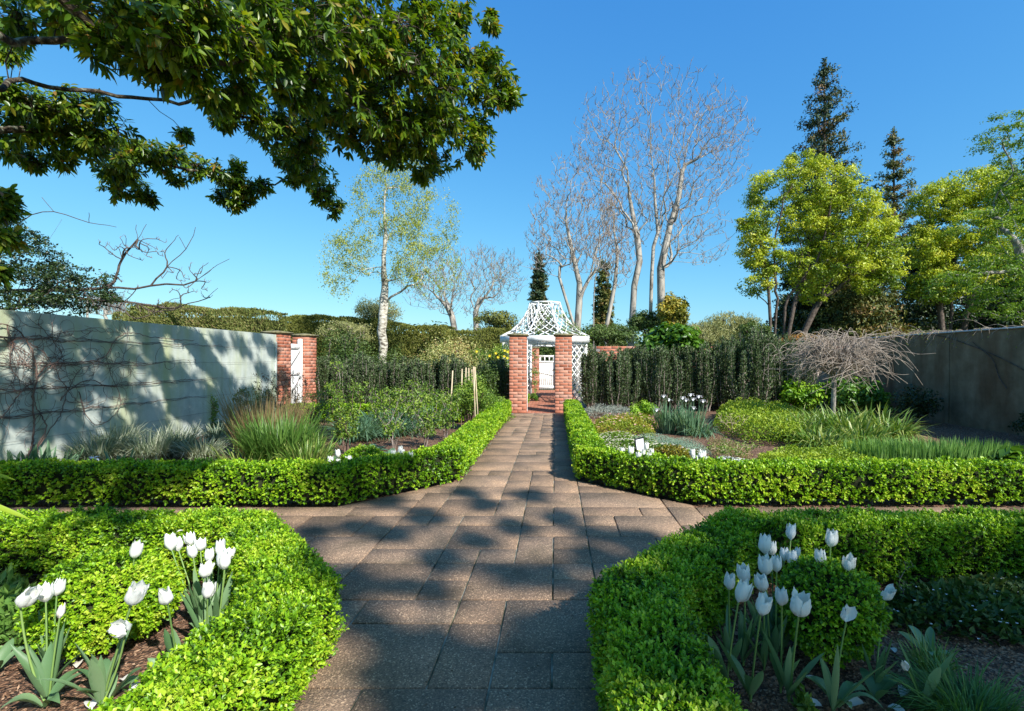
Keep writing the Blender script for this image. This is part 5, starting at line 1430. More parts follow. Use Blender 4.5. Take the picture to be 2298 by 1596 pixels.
bigshrub('laurel_shrub', 'small rounded green shrub behind the tallest yews', 1690, 745, 19, 42, 34, M['midshrub'], 4200, .07, 40, group=GBK)
bigshrub('autumn_shrub', 'orange-tinted clipped shrub behind the weeping tree', 1800, 768, 19, 62, 20, M['orange_leaf'], 5200, .07, 50, group=GBK)
bigshrub('laurel_shrub', 'green bushes between the golden shrub and the trunks', 1450, 720, 28, 45, 26, M['midshrub'], 4200, .13, 40, group=GBK)
bigshrub('rusty_shrub', 'rusty brown twiggy shrub left of the gazebo roof', 1110, 730, 24, 62, 42, M['cliphedge2'], 6000, .10, 50, group=GBK)
bigshrub('broom_shrub', 'grey-green fine-leaved shrub behind the birch trunk', 842, 702, 24, 64, 48, M['pale_grass'], 7000, .10, 60, group=GBK, hang=-.5, wr=.25)
bigshrub('grey_shrub', 'pinkish tan dry grasses between the gazebo and the yews', 1362, 812, 16.9, 55, 38, M['grass_dry'], 5200, .12, 50, group=GBK, hang=-2.5, wr=.12)
# yellow flowers and a few red ones
for x, y, Y, lb in [(1070,891,15.3,''),(1068,890,15,''),(1142,897,15,''),(1130,896,15,''),(1138,912,15,''),(1163,900,15,'')][:0]: pass
mb = MB()
t = empty('flowering_shrub', (-1.75, 15.9, 0), 'loose shrub dotted with yellow flowers left of the gazebo', 'shrub')
Cy = np.array([ap(x, y, 16.2) for x, y in [(1128,792),(1110,800),(1095,800),(1136,786),(1140,800),(1118,788),(1070,795),(1134,812),(1140,840),(1128,830)]])
blob_leaves(mb, Cy, np.full((len(Cy),3), .28), 220, .06); mb.build('foliage', M['rose'], parent=t)
mb = MB()
for c_ in [ap(x, y, 15.75) for x, y in [(1070,789),(1133,787),(1113,793),(1132,800),(1139,804),(1118,802),(1099,799),(1140,790)]]:
    for k in range(5):
        an = k*1.256; kites(mb, np.array([c_]), np.array([[math.cos(an), -.2, math.sin(an)]]), np.array([[0,-1.,.2]]), .05, .04)
mb.build('flowers', M['yellow_fl'], parent=t)
mb = MB(); tubes(mb, [(np.array([[-1.75,15.9,-.1],c_]), np.array([.015,.006])) for c_ in Cy], 4); mb.build('stem', M['twig'], parent=t)

def cliphedge(label, x0, x1, ytop, Y, depth, mat, n, L, group='clipped hedges in the distance', slope=0.0):
    a = ap(x0, ytop, Y); b = ap(x1, ytop+slope, Y)
    t = empty('clipped_hedge', ((a[0]+b[0])/2, Y, 0), label, 'hedge', group)
    u = rng.random(n); f = rng.random(n) < .35
    zt = a[2]+(b[2]-a[2])*u
    z = np.where(f, zt, zt*np.sqrt(rng.random(n))); yy = np.where(f, Y+depth*rng.random(n), Y)
    e = zt-z; yy = yy + np.where((e < .25) & ~f, .12*(1-e/.25), 0); zz = z - np.where(f & (yy < Y+.25), .12*(1-(yy-Y)/.25), 0)
    x = a[0]+(b[0]-a[0])*u
    P = np.c_[x, yy, zz]; P += np.c_[0*x, .10*np.sin(x*1.7+z*2.1)+.06*np.sin(x*5+z*4), .07*np.sin(x*2.3+1)+.04*np.sin(x*6)]
    N = np.where(f[:, None], [0, -.2, 1.], [0, -1., .3])
    k = int(n*.3); es = rng.random(k) < .5; ye = Y+depth*rng.random(k); xe = np.where(es, a[0], b[0]); ze = np.where(es, a[2], b[2])*np.sqrt(rng.random(k))
    P = np.vstack([P, np.c_[xe+.06*np.sin(ye*5+ze*4), ye, ze]]); N = np.vstack([N, np.c_[np.where(es, -1., 1.), 0*ye, .3+0*ye]]); n = n+k
    D = nrm(rv(n)*.7+np.array([0, -.4, .9])); l = L*(.6+.8*rng.random(n))
    mb = MB(); kites(mb, P, D, nrm(N+rv(n)*.6), l, l*.4, a=np.clip(.45+.25*rng.normal(size=n), 0, 1)); mb.build('foliage', mat, parent=t)
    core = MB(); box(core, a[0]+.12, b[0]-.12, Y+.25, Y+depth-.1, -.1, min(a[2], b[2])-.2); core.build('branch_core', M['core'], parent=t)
cliphedge('tall golden-green clipped hedge above the pale wall at left', 285, 562, 684, 17.5, 2.5, M['cliphedge'], 26000, .09, slope=14)
cliphedge('short lower step of clipped hedge left of the tall golden-green one', 258, 300, 706, 18, 2, M['cliphedge'], 4000, .09, slope=2)
cliphedge('clipped hedge behind the white side gate pillars', 628, 790, 712, 22, 2.5, M['cliphedge2'], 14000, .10)
cliphedge('dark clipped hedge running behind the birch', 780, 1000, 716, 23, 2.5, M['cliphedge2'], 18000, .10, slope=22)
cliphedge('low clipped hedge behind the variegated shrub', 960, 1150, 742, 22, 2.5, M['cliphedge2'], 12000, .09)
mb = MB()
# wood edge beyond, read as one mass
C = []; 
for x in np.arange(-200, 2700, 26): C.append(ap(x, 768+10*math.sin(x*.013)+6*math.sin(x*.05), 46+4*math.sin(x*.03)))
C = np.array(C); R = np.tile([1.6, 1.6, 1.7], (len(C), 1)); C2 = C.copy(); C2[:, 2] *= .35
blob_leaves(mb, C, R, 230, .34, shell=.4); blob_leaves(mb, C2, R*1.2, 160, .34, shell=.4)
mb.build('far_treeline', M['midshrub'], label='low line of distant green bushes along the horizon', cat='bushes', kind='stuff')

# ================================================================== TREES
def stems_of(roots, Y, dy):
    sp = []; pr = []; seen = {}
    for st in roots:
        prev = -1
        for j, q in enumerate(st):
            if q in seen: prev = seen[q]; continue
            p = ap(q[0], q[1], Y)
            if prev < 0: p[2] = -.2
            else: p[1] = sp[prev][1] + rng.normal()*dy
            sp.append(p); pr.append(prev); prev = len(sp)-1; seen[q] = prev
    return sp, pr
def leafy(name, label, lobes, Y, depth, nclump, per, cr, L, mat, roots, rroot, bark='bark_grey', group=None, up=.6, wr=.5, hang=0, rt=.02, bf=.45, shell=.4, zmin=None, squash=.6, thin=.25):
    "lobes: (x, y, rx, ry) in view pixels at distance Y; roots: list of stems, each a list of (x,y) view pixels"
    w = np.array([l[2]*l[3] for l in lobes], float); w /= w.sum()
    C = []
    for i in rng.choice(len(lobes), nclump, p=w):
        x, y, rx, ry = lobes[i]
        d = rv(1)[0]; q = .55+.45*rng.random()**.5
        p = ap(x+d[0]*q*rx, y-d[2]*q*ry, Y); p[1] += d[1]*q*depth*(rx/max(l[2] for l in lobes)); C.append(p)
    C = np.array(C)
    base = ap(*roots[0][0], Y); t = empty(name, (base[0], Y, 0), label, 'tree', group)
    R = np.tile([cr, cr, cr*squash], (len(C), 1))*(.6+.8*rng.random((len(C), 1)))
    mb = MB(); blob_leaves(mb, C, R, per, L, up=up, wr=wr, hang=hang, shell=shell, a_jit=.15); mb.build('crown', mat, parent=t)
    sp, pr = stems_of(roots, Y, .2)
    pos, par = skeleton(sp, C, bf, pr=pr)
    mb = MB(); tubes(mb, skel_lines(pos, par, rt, rroot, .03, 3, thin=thin), 7); mb.build('trunk', M[bark], parent=t, smooth=True)
    return t
def bare(name, label, lobes, Y, depth, ntip, roots, rroot, rt, mat='bark_pale', bf=.3, group=None, tuft=None, sub=2, wig=.05, sides=5, yj=.3, twl=.018, upw=.8, thin=.16):
    C = []; w = np.array([l[2]*l[3] for l in lobes], float); w /= w.sum()
    for i in rng.choice(len(lobes), ntip, p=w):
        x, y, rx, ry = lobes[i]
        d = rv(1)[0]; q = rng.random()**.42
        p = ap(x+d[0]*q*rx, y-d[2]*q*ry, Y); p[1] += d[1]*q*depth; C.append(p)
    base = ap(*roots[0][0], Y); t = empty(name, (base[0], Y, 0), label, 'tree', group)
    sp, pr = stems_of(roots, Y, yj)
    pos, par = skeleton(sp, C, bf, pr=pr)
    ln = skel_lines(pos, par, rt, rroot, wig, sub, minr=rt*.8, thin=thin)
    # fine upright twiglets at the tips
    tips = pos[len(sp):]; tw = []
    for p in tips:
        for k in range(2):
            d = nrm(np.array([rng.normal()*.7, rng.normal()*.7, upw+rng.random()])); l = (.5+.5*rng.random())*Y*twl
            m = p + d*l*.5 + rng.normal(size=3)*l*.06; tw.append((np.array([p, m, p+d*l+rng.normal(size=3)*l*.12]), np.array([rt, rt*.9, rt*.6])))
    mb = MB(); tubes(mb, ln, sides); mb.build('trunk', M[mat], parent=t, smooth=True)
    mb = MB(); tubes(mb, tw, 3); mb.build('twigs', M['twig_far'], parent=t)
    if tuft:
        m, n, L = tuft; mb = MB(); i = rng.choice(len(tips), n); P = tips[i]+rng.normal(size=(n,3))*Y*.006
        kites(mb, P, rv(n)+[0,0,-.6], rv(n), L, L*.5); mb.build('dead_leaves', m, parent=t)
    return t
# three-stemmed bare tree
bare('bare_tree', 'tallest leafless tree, three pale trunks and a wide fan of branches, right of the gazebo',
     [(1480,330,205,185),(1350,330,75,120),(1600,330,90,130),(1480,470,140,90),(1560,540,95,60)], 30, 3.2, 1500,
     [[(1418,765),(1425,640),(1433,540),(1415,430),(1385,330)],[(1452,765),(1462,620),(1478,520),(1470,400),(1460,280)],[(1476,765),(1486,600),(1508,500),(1535,380),(1575,260)],[(1478,520),(1500,400),(1520,280),(1525,200)]], .25, .013, group='bare trees', tuft=(M['dead'],700,.09), bf=.42, twl=.014)
bare('bare_tree', 'forked leafless tree with a low sweeping left branch behind the gazebo',
     [(1290,470,105,120),(1330,560,75,70),(1225,560,55,60)], 27, 2.4, 700,
     [[(1298,765),(1300,680),(1292,600),(1270,500)],[(1300,680),(1325,620),(1345,540),(1340,440)],[(1297,665),(1255,625),(1205,603),(1165,598)]], .19, .012, group='bare trees', tuft=(M['dead'],600,.09), bf=.42, twl=.015)
bare('bare_tree', 'slender leafless tree between the forked tree and the three-trunked tree', [(1385,560,45,90),(1370,470,30,60)], 29, 1.5, 260,
     [[(1378,765),(1380,640),(1385,560),(1378,480)],[(1330,765),(1332,680),(1345,600)]], .12, .014, group='bare trees', bf=.35)
bare('bare_tree', 'spreading leafless tree with pale crooked limbs, left of the gazebo roof',
     [(1040,630,110,85),(960,640,75,60),(1120,620,65,65)], 27, 2.6, 800,
     [[(1018,790),(1012,710),(985,670),(950,640)],[(1012,710),(1040,660),(1060,620)],[(1050,770),(1065,700),(1100,650)]], .17, .009, group='bare trees', bf=.4, twl=.014, tuft=(M['birch_leaf'],700,.08))
# birch
t = leafy('birch_tree', 'birch with a pale trunk and a sparse crown of fresh yellow-green leaves',
     [(880,450,95,85),(880,560,125,75),(790,560,50,60),(970,500,65,70),(900,390,70,50),(760,600,40,70),(960,600,80,60)], 19.5, 1.7, 620, 36, .30, .065, M['birch_leaf'],
     [[(858,905),(859,800),(860,722),(861,680),(858,640),(862,600),(866,560),(870,510),(872,470),(876,430),(880,390),(884,345)]], 0.17, bark='birch', rt=.003, hang=.8, bf=.35, squash=1.1, shell=.1, thin=.12)
# conifers
def conifer(label, x, ytop, Y, yb, wmax, mat, n, per, L, group='tall conifers', gaps=.6, profp=.8, cr=.045, trunk='bark_dark', open_=False, tiers=20):
    tp = ap(x, ytop, Y); H = tp[2]; zb = max(.3, ap(x, yb, Y)[2]); W = wmax*Y/F
    t = empty('conifer', (tp[0], Y, 0), label, 'tree', group)
    C = []; R = []; ln = [(np.array([[tp[0], Y, zz] for zz in np.linspace(-.2, H*.98, 9)]), np.linspace(H*.014, H*.002, 9))]
    if open_:
        for k in range(tiers):
            s = ((k+.6)/tiers)**.9; z = H-(H-zb)*s
            nb = 5+int(3*rng.random()) if s > .12 else 3
            a0 = rng.random()*6.28
            for b in range(nb):
                an = a0+b*6.28/nb+rng.normal()*.3; r = max(.35, W*(s**profp)*(.62+.5*rng.random())); dz = (.22-.5*s)*r*.6
                m = max(2, int(r/(W*.13)))
                rise = .12*r
                P = []
                for q in np.linspace(0, 1, 6): P.append([tp[0]+math.cos(an)*r*q, Y+math.sin(an)*r*q, z+dz*q+rise*q**3])
                ln.append((np.array(P), np.linspace(H*.0028, H*.0008, 6)))
                for q in np.linspace(.35, 1.0, m):
                    C.append([tp[0]+math.cos(an)*r*q+rng.normal()*.12, Y+math.sin(an)*r*q+rng.normal()*.12, z+dz*q+rise*q**3+rng.normal()*.1-.05])
                    rr = W*.13*(.7+.6*rng.random())*(.75+.4*q); R.append([rr, rr, rr*.75])
        for q in np.linspace(.0, .1, 4): C.append([tp[0], Y, H-(H-zb)*q*.6]); R.append([.25, .25, .4])
        C = np.array(C); R = np.array(R)
    else:
        s = rng.random(n)**.8; an = rng.random(n)*6.28
        z = H-(H-zb)*s; lay = .82+.18*np.sin(z*5.5/H*9)
        r = W*(s**profp)*(.25+.75*rng.random(n)**.5)*(.7+.5*rng.random(n))*lay
        C = np.c_[tp[0]+np.cos(an)*r, Y+np.sin(an)*r, z-.12*r]
        R = np.tile([cr*H*.75, cr*H*.75, cr*H*.42], (n, 1))*(.5+.8*s[:, None]*.6+.2)
        for c_ in C: ln.append((np.array([[tp[0], Y, c_[2]+.25*abs(c_[0]-tp[0])*.3], (c_+[tp[0], Y, c_[2]])/2, c_]), np.array([H*.003, H*.002, H*.001])))
    mb = MB(); blob_leaves(mb, C, R, per, L, up=.6, wr=.4, hang=-.4, shell=.2, a_jit=.15); mb.build('crown', mat, parent=t)
    mb = MB(); tubes(mb, ln, 5); mb.build('trunk', M[trunk], parent=t)
conifer('tall dark conifer with a pointed top rising behind the lime-green tree', 1850, 142, 38, 720, 118, M['conifer'], 300, 62, .22, profp=.62, open_=True, tiers=24)
conifer('slimmer dark green conifer with a narrow spire, right of the tallest one', 2006, 298, 40, 760, 95, M['conifer2'], 240, 52, .22, profp=.8, open_=True, tiers=20)
conifer('broad golden-green conifer in front of the tall ones', 1925, 560, 27, 790, 120, M['conifer2'], 420, 60, .2, profp=.5, cr=.12)
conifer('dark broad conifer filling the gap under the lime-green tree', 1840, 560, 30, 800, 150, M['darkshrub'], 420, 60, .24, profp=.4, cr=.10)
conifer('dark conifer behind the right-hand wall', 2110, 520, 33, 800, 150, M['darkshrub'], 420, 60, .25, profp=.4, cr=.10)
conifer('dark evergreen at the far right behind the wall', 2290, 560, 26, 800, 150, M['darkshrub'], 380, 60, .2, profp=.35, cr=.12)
conifer('small conifer seen left of the gazebo roof', 1210, 572, 48, 745, 30, M['conifer'], 160, 30, .30, profp=.7, open_=True, tiers=14)
conifer('small rusty conifer behind the forked bare tree', 1355, 590, 46, 770, 28, M['conifer2'], 150, 30, .30, profp=.5, open_=True, tiers=14)
# bright trees
leafy('spring_tree', 'large tree with lime-green clumped spring foliage in front of the tall conifer',
     [(1845,420,75,60),(1800,375,40,35),(1725,430,52,42),(1700,520,48,48),(1870,470,85,55),(1800,500,55,50),(1900,540,80,55),(1960,500,45,45),(1975,560,42,38),(1720,590,50,30),(1850,590,90,40),(1820,630,50,25),(1690,545,30,60),(1930,610,60,30),(1960,640,45,25),(1700,640,35,20),(1830,660,40,18),(1995,600,30,25)], 24, 1.9, 760, 84, .38, .12, M['camphor'],
     [[(1740,770),(1738,700),(1735,640),(1730,560),(1740,480)],[(1752,770),(1760,690),(1790,640),(1830,560),(1840,460)],[(1762,775),(1775,700),(1800,640),(1870,600)],[(1768,740),(1830,690),(1880,650),(1930,600)],[(1728,770),(1722,690),(1715,600),(1700,520)]], .14, rt=.012, bark='bark_dark', group='lime-green trees', shell=.35, squash=.55)
leafy('spring_tree', 'second lime-green tree further right behind the concrete wall',
     [(2200,420,80,42),(2110,450,60,40),(2250,450,60,60),(2140,520,80,50),(2080,560,50,50),(2240,540,80,60),(2180,600,90,50),(2100,640,60,40)], 26, 2.0, 700, 82, .42, .13, M['camphor'],
     [[(2140,790),(2145,700),(2150,600),(2160,500)],[(2155,790),(2165,700),(2200,600),(2230,500)],[(2165,790),(2200,720),(2260,640)],[(2130,790),(2115,690),(2100,580)]], .15, rt=.012, bark='bark_dark', group='lime-green trees', shell=.35, squash=.55)
leafy('fresh_tree', 'light fresh-green tree reaching in from the right edge with thin outstretched branches',
     [(2290,560,90,60),(2310,440,70,60),(2320,330,70,70),(2230,620,90,40),(2150,640,60,35),(2290,680,90,40),(2220,330,35,10),(2240,300,40,10),(2200,500,60,25),(2260,270,40,12)], 15.5, 1.4, 520, 42, .30, .075, M['elm'],
     [[(2420,900),(2400,720),(2370,600),(2360,450),(2360,320)],[(2370,620),(2300,600),(2230,610)],[(2360,450),(2290,430),(2240,400),(2200,340)]], .16, rt=.006, bf=.35, squash=.25, shell=.1)

# ---- tree with bare boughs and dark leafy shrub behind the left wall
Yt = 9.5
t = bare('bare_tree', 'leafless boughs with upturned twigs reaching over the pale wall from the left', [(300,560,90,30),(420,640,60,50),(200,650,120,40),(330,690,60,20)], 9.5, .3, 170,
  [[(-250,900),(-200,690),(-60,660),(60,652),(230,648),(345,643),(440,632),(520,583)],
   [(-60,660),(40,500),(120,475),(200,500),(262,510)],
   [(230,648),(255,620),(263,580),(300,535),(318,500)],[(300,535),(292,500)],[(263,580),(250,555),(232,545)],
   [(345,643),(380,600),(420,560),(438,510)],[(380,600),(375,570),(390,545),(402,528)],[(420,560),(412,535)],
   [(60,652),(180,670),(300,680),(390,690),(455,670),(480,645)],[(300,680),(340,700),(375,695),(420,690)],
   [(180,670),(260,690),(300,715),(345,695),(370,672)],[(120,475),(100,445)],[(200,500),(208,480)],[(440,632),(455,605),(470,590)],[(440,632),(480,600)],
   [(390,690),(400,665),(415,655)],[(260,690),(285,660),(300,640)],[(300,715),(280,720)]], .04, .0042, mat='bark_dark', group='bare trees', wig=.02, sub=3, yj=.05, twl=.008, bf=.2, thin=1.0)
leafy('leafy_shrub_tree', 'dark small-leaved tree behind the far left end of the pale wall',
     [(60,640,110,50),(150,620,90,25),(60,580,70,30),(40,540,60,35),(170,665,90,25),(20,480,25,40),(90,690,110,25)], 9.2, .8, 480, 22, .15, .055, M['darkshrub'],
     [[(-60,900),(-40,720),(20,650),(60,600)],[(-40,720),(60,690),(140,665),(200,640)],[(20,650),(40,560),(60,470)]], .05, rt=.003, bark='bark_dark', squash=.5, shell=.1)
mb = MB(); p0 = ap(196,690,30)
t = empty('lamp_post', (p0[0], 30, 0), 'thin pale pole seen over the wall behind the dark shrub', 'pole')
tubes(mb, [(np.array([[p0[0],30,-.1],[p0[0],30,ap(196,672,30)[2]]]), np.array([.07,.06]))], 8); mb.build('pole', M['bark_pale'], parent=t)
bare('bare_tree', 'faint distant leafless tree over the wall, left of the tall clipped hedge', [(240,690,45,22)], 34, 1.2, 220, [[(245,760),(245,710),(240,690)]], .10, .012, group='bare trees', bf=.4)

# ================================================================== OVERHANGING EVERGREEN
def rosettes(mb, P, D, L, per=7, droopf=.35):
    n = len(P); m = n*per
    i = np.repeat(np.arange(n), per)
    ax = D[i]; k = np.tile(np.arange(per), n)
    u = nrm(np.cross(ax, rv(n)[i])); w = np.cross(ax, u); an = k*2.4+rng.normal(size=m)*.25
    rad = u*np.cos(an)[:, None]+w*np.sin(an)[:, None]
    Dl = nrm(rad*.9 + ax*(.35+.5*rng.random(m))[:, None] + np.array([0, 0, -droopf])*(.5+rng.random(m))[:, None])
    Nl = nrm(ax*.9 + np.array([0, 0, .5]) + rv(m)*.25)
    Pp = P[i] - ax*(.05*(k/per))[:, None]
    av = np.clip(.35+.22*rng.normal(size=n), 0, .8)
    a = np.clip(av[i]+.12*rng.normal(size=m)+(k == 0)*.2, 0, 1)
    ribbons(mb, Pp, Dl, Nl, L*(.7+.5*rng.random(m)), L*.36, LEAF_BIG, droop=.12+.25*rng.random(m), fold=.14, a=a)

def canopy_tree(name, label, trunk, limbs, C, R, per_clump, L, rroot, rt, bf=.3, seed=1, up=.25):
    base = trunk[0]
    t = empty(name, (base[0], base[1], 0), label, 'tree', 'broad evergreen trees overhead')
    sp = [np.array(p, float) for p in trunk]; pr = [-1]+list(range(len(trunk)-1))
    for lim in limbs:
        prev = lim[0]
        for p in lim[1:]:
            sp.append(np.array(p, float)); pr.append(prev); prev = len(sp)-1
    C = np.asarray(C, float); R = np.asarray(R, float); k = len(C)
    i = np.repeat(np.arange(k), per_clump); n = len(i)
    d = rv(n); q = rng.random(n)**.4
    P = C[i] + d*q[:, None]*R[i]
    pos, par = skeleton(sp, C, bf, pr=pr)
    mb = MB(); tubes(mb, skel_lines(pos, par, rt*2.2, rroot, .05, 3, thin=.4), 8); mb.build('trunk', M['bark_lichen'], parent=t, smooth=True)
    # twigs from clump centre to every rosette
    tw = []
    s = rng.permutation(n)[:int(n*.8)]
    for j in s:
        a, b = C[i[j]], P[j]; m = (a+b)/2+rng.normal(size=3)*.03
        tw.append((np.array([a, m, b]), np.array([rt*1.6, rt*1.1, rt*.8])))
    mb = MB(); tubes(mb, tw, 4); mb.build('twigs', M['bark_dark'], parent=t)
    D = nrm(d*.6 + np.array([0, 0, up]) + rv(n)*.5 + np.array([.25, .1, 0]))
    mb = MB(); rosettes(mb, P, D, L); mb.build('crown', M['canopy'], parent=t, smooth=False)
    return t
# clumps of the visible crown: view x, view y, distance, radius in view pixels
CL = [
 # dense top, near
 (300,40,3.4,80),(380,80,3.4,75),(250,110,3.6,60),(450,40,3.5,80),(360,150,3.7,65),(440,160,3.7,60),(520,110,3.8,75),(540,190,4.0,45),(470,215,4.0,32),
 (600,40,4.0,85),(620,120,4.2,75),(700,60,4.4,85),(700,160,4.6,70),(640,200,4.6,50),(780,40,4.8,85),(800,130,5.0,80),(790,215,5.2,65),(860,60,5.2,80),
 (900,150,5.4,80),(880,240,5.6,70),(960,90,5.8,80),(980,190,5.8,80),(940,290,6.0,65),(860,310,6.0,60),(1010,280,6.2,60),(1030,130,6.3,65),(1070,200,6.4,55),(1100,140,6.5,45),(1125,190,6.6,40),(1150,225,6.6,30),
 (1040,50,6.3,45),(960,20,5.8,60),(1098,60,6.6,17),(1100,30,6.6,9),(1050,330,6.5,42),(970,360,6.6,42),(950,392,6.8,25),(1075,290,6.6,30),
 (800,290,6.0,55),(740,260,5.8,45),(700,230,5.4,35),(900,340,6.6,40),
 # left top
 (120,20,4.2,60),(60,30,4.6,60),(200,20,3.8,60),(20,60,5,40),(150,60,4.6,35),(30,130,6.0,28),
 (820,200,6.4,70),(880,100,6.6,70),(740,120,6.2,70),(640,80,6.0,70),(540,40,5.6,70),(980,250,7.0,60),(440,100,5,60),(340,90,4.6,50),
 # lower left band
 (30,230,5.4,50),(90,240,5.4,48),(40,300,5.6,45),(110,300,5.6,48),(170,260,5.6,48),(180,330,5.8,40),(240,300,5.8,42),(80,350,6,24),(150,350,6,26),(210,235,5.6,36),(10,340,5.8,28),(10,200,5.2,30),
 (260,350,6.4,34),(300,330,6.6,30),(240,375,6.6,30),(290,390,6.8,34),(270,420,7.0,28),(320,420,7.2,24),(330,445,7.2,16),
 (340,350,6.8,30),(390,350,7.0,30),(390,390,7.2,24),(440,370,7.4,30),(480,390,7.6,30),(520,410,7.8,32),(560,430,8.0,28),(585,425,8.0,20),(530,455,8.0,22),(500,440,8,20),(540,375,7.8,20),(420,300,6.6,16),
 # hanging finger in the middle
 (510,250,6.0,30),(550,230,6.0,36),(500,280,6.2,22),(570,270,6.2,38),(600,300,6.6,36),(620,270,6.4,40),(650,330,7.0,40),(640,360,7.4,30),(690,370,7.6,36),(660,400,7.8,26),(710,410,8.2,34),(730,440,8.6,30),(750,465,8.8,20),(700,330,7.2,36),(690,280,6.8,40),
 # lower left edge bits
 (5,430,4.2,26),(0,480,4.2,22),(8,540,4.0,22),(5,610,4.0,16)]
C = []; R = []
for x, y, Y, r in CL:
    r = r*(1.22 if y > 200 else 1.05); C.append(ap(x, y, Y)); rr = r*Y/F; R.append([rr, rr*1.15, rr*.85])
C = np.array(C); R = np.array(R)
# overhead, above and outside the frame: continues the crown
CO = []
for i in range(34):
    x = -6+6.2*rng.random(); y = -1.0+3.2*rng.random(); z = 3.9+1.3*rng.random(); CO.append([x, y, z])
CO = np.array(CO); C = np.vstack([C, CO]); R = np.vstack([R, np.tile([.36,.36,.25], (len(CO), 1))])
WS = []  # unseen crown clumps added above the frame to shade the left wall
for yw, zw, r in [(6.6,1.0,.42),(7.3,1.7,.34),(7.4,.5,.36),(8.1,1.2,.36),(8.9,1.9,.26),(8.9,.6,.34),(9.6,1.2,.30),(10.2,1.8,.24),(10.4,.5,.32),(11.0,1.1,.30),(11.6,1.8,.26),(11.9,.5,.32),(12.4,1.2,.26),(12.9,1.7,.24),(13.2,.9,.3),
                  (5.8,.6,.5),(5.6,1.6,.45),(6.9,-.2,.4),(8.2,-.3,.4),(9.5,-.4,.38),(10.9,-.4,.35),(12.3,-.2,.35),(7.7,1.1,.22),(9.2,1.3,.2),(10.8,1.9,.2),(12.2,2.0,.2)]:
    r *= 1.12; h = max(4.2, (.6+.703*yw)/1.664*1.08 + .5); q = np.array([-7.07, yw, zw]) + SUN*(h/SUN[2]); WS.append((q, r))
for yw, zw, r in [(7.0,.9,.3),(8.5,1.6,.3),(9.3,.2,.3),(9.9,1.0,.26),(11.3,.6,.28),(12.6,.6,.26),(7.9,2.1,.24),(10.6,1.3,.22)]:
    h = 5.6+.45*(yw-7); WS.append((np.array([-7.07, yw, zw]) + SUN*(h/SUN[2]), r))
C = np.vstack([C, [w[0] for w in WS]]); R = np.vstack([R, [[w[1]]*2+[w[1]*.7] for w in WS]])
mult = np.maximum(1, (R[:, 0]/.16)**1.6)
# split clumps into sub-clumps so that density follows size
C2 = []; R2 = []
for c_, r_, m in zip(C, R, mult):
    k = int(round(m*1.2))+1
    for j in range(k):
        d = rv(1)[0]*rng.random()**.5; C2.append(c_+d*r_*.6); R2.append(np.minimum(r_*.8, .34))
trunkp = [(-5.6,-1.4,-.1),(-5.5,-1.3,1.2),(-5.3,-1.0,2.4),(-5.0,-.6,3.3)]
l1 = [3, ap(-420,160,2.4), ap(-150,125,3.2), ap(30,97,4.0), ap(120,92,4.2), ap(215,62,4.2), ap(400,20,4.4), ap(600,30,5.0), ap(760,90,5.6), ap(900,140,6.0), ap(1040,150,6.4)]
l2 = [2, ap(-400,230,2.6), ap(-150,190,3.6), ap(20,182,4.6), ap(110,196,5.0), ap(220,205,5.4), ap(330,222,5.8), ap(420,230,6.0), ap(470,212,6.0), ap(540,200,6.1)]
l3 = [2, ap(-400,330,3.4), ap(-100,300,4.6), ap(60,290,5.4), ap(200,320,6.2), ap(330,360,6.8), ap(450,385,7.4)]
canopy_tree('evergreen_tree', 'broad-leaved evergreen tree reaching in from the left and hanging over the top of the picture', trunkp, [l1, l2, l3], np.array(C2), np.array(R2), 16, .092, .11, .0026)

# second tree behind and to the right of the camera; only its shadow reaches the picture
shade = [ # ground or hedge points (view pixels) that lie in its shade, clump radius (m)
 (1500,1560,.34),(1400,1450,.30),(1650,1500,.36),(1800,1480,.34),(1950,1450,.34),(2100,1420,.36),(2250,1400,.36),(1600,1400,.28),(1750,1380,.25),(1900,1350,.3),(2050,1330,.28),(2200,1300,.3),
 (1460,1330,.25),(1560,1290,.22),(2400,1350,.4),(2000,1560,.4),(2250,1540,.4),(1750,1580,.36),(1300,1560,.30),(1230,1500,.24),(1330,1420,.26),(1200,1400,.2),
 (1040,1540,.20),(1120,1480,.16),(920,1560,.18),(1180,1580,.2),(880,1490,.14),(960,1440,.14),(820,1390,.12),(720,1340,.2),(780,1290,.18),(900,1310,.26),(980,1250,.24),(1120,1290,.26),(1240,1290,.24),(1330,1250,.24),(1060,1210,.22),(880,1200,.24),(960,1160,.25),(800,1180,.2),
 (1150,1180,.2),(1250,1160,.24),(1080,1130,.22),(1330,1200,.22),(1420,1200,.2),(1180,1110,.2),(1040,1100,.22),(700,1190,.18),(650,1230,.18),
 (1600,1230,.16),(1800,1230,.2),(2000,1210,.2),(2200,1220,.25),
 (1450,1500,.4),(1550,1450,.36),(1700,1430,.34),(1850,1400,.36),(2000,1380,.36),(2150,1350,.36),(1500,1380,.3),(1680,1330,.28),(1820,1290,.26),(1960,1280,.28),(2120,1270,.28),(2280,1260,.3),(1900,1500,.4),(2100,1500,.4),(1650,1560,.4),(2350,1480,.45),(1600,1270,.2),(1420,1420,.3),
 (860,1120,.25),(760,1120,.2),(700,1110,.22),(300,1115,.42),(180,1115,.42),(60,1110,.45),(-60,1110,.5),(380,1110,.3),(1500,1240,.3),(1420,1270,.3),(1380,1350,.3),(1600,1210,.25),(1700,1200,.25),(1850,1200,.25),(1950,1190,.25),(2150,1190,.3),(2280,1190,.3),(1450,1560,.4),(1400,1600,.4),(700,1330,.28),(760,1095,.25),(850,1090,.25),(20,1080,.4),(130,1075,.4),(250,1080,.36),(800,1070,.2)]
C3 = []; R3 = []
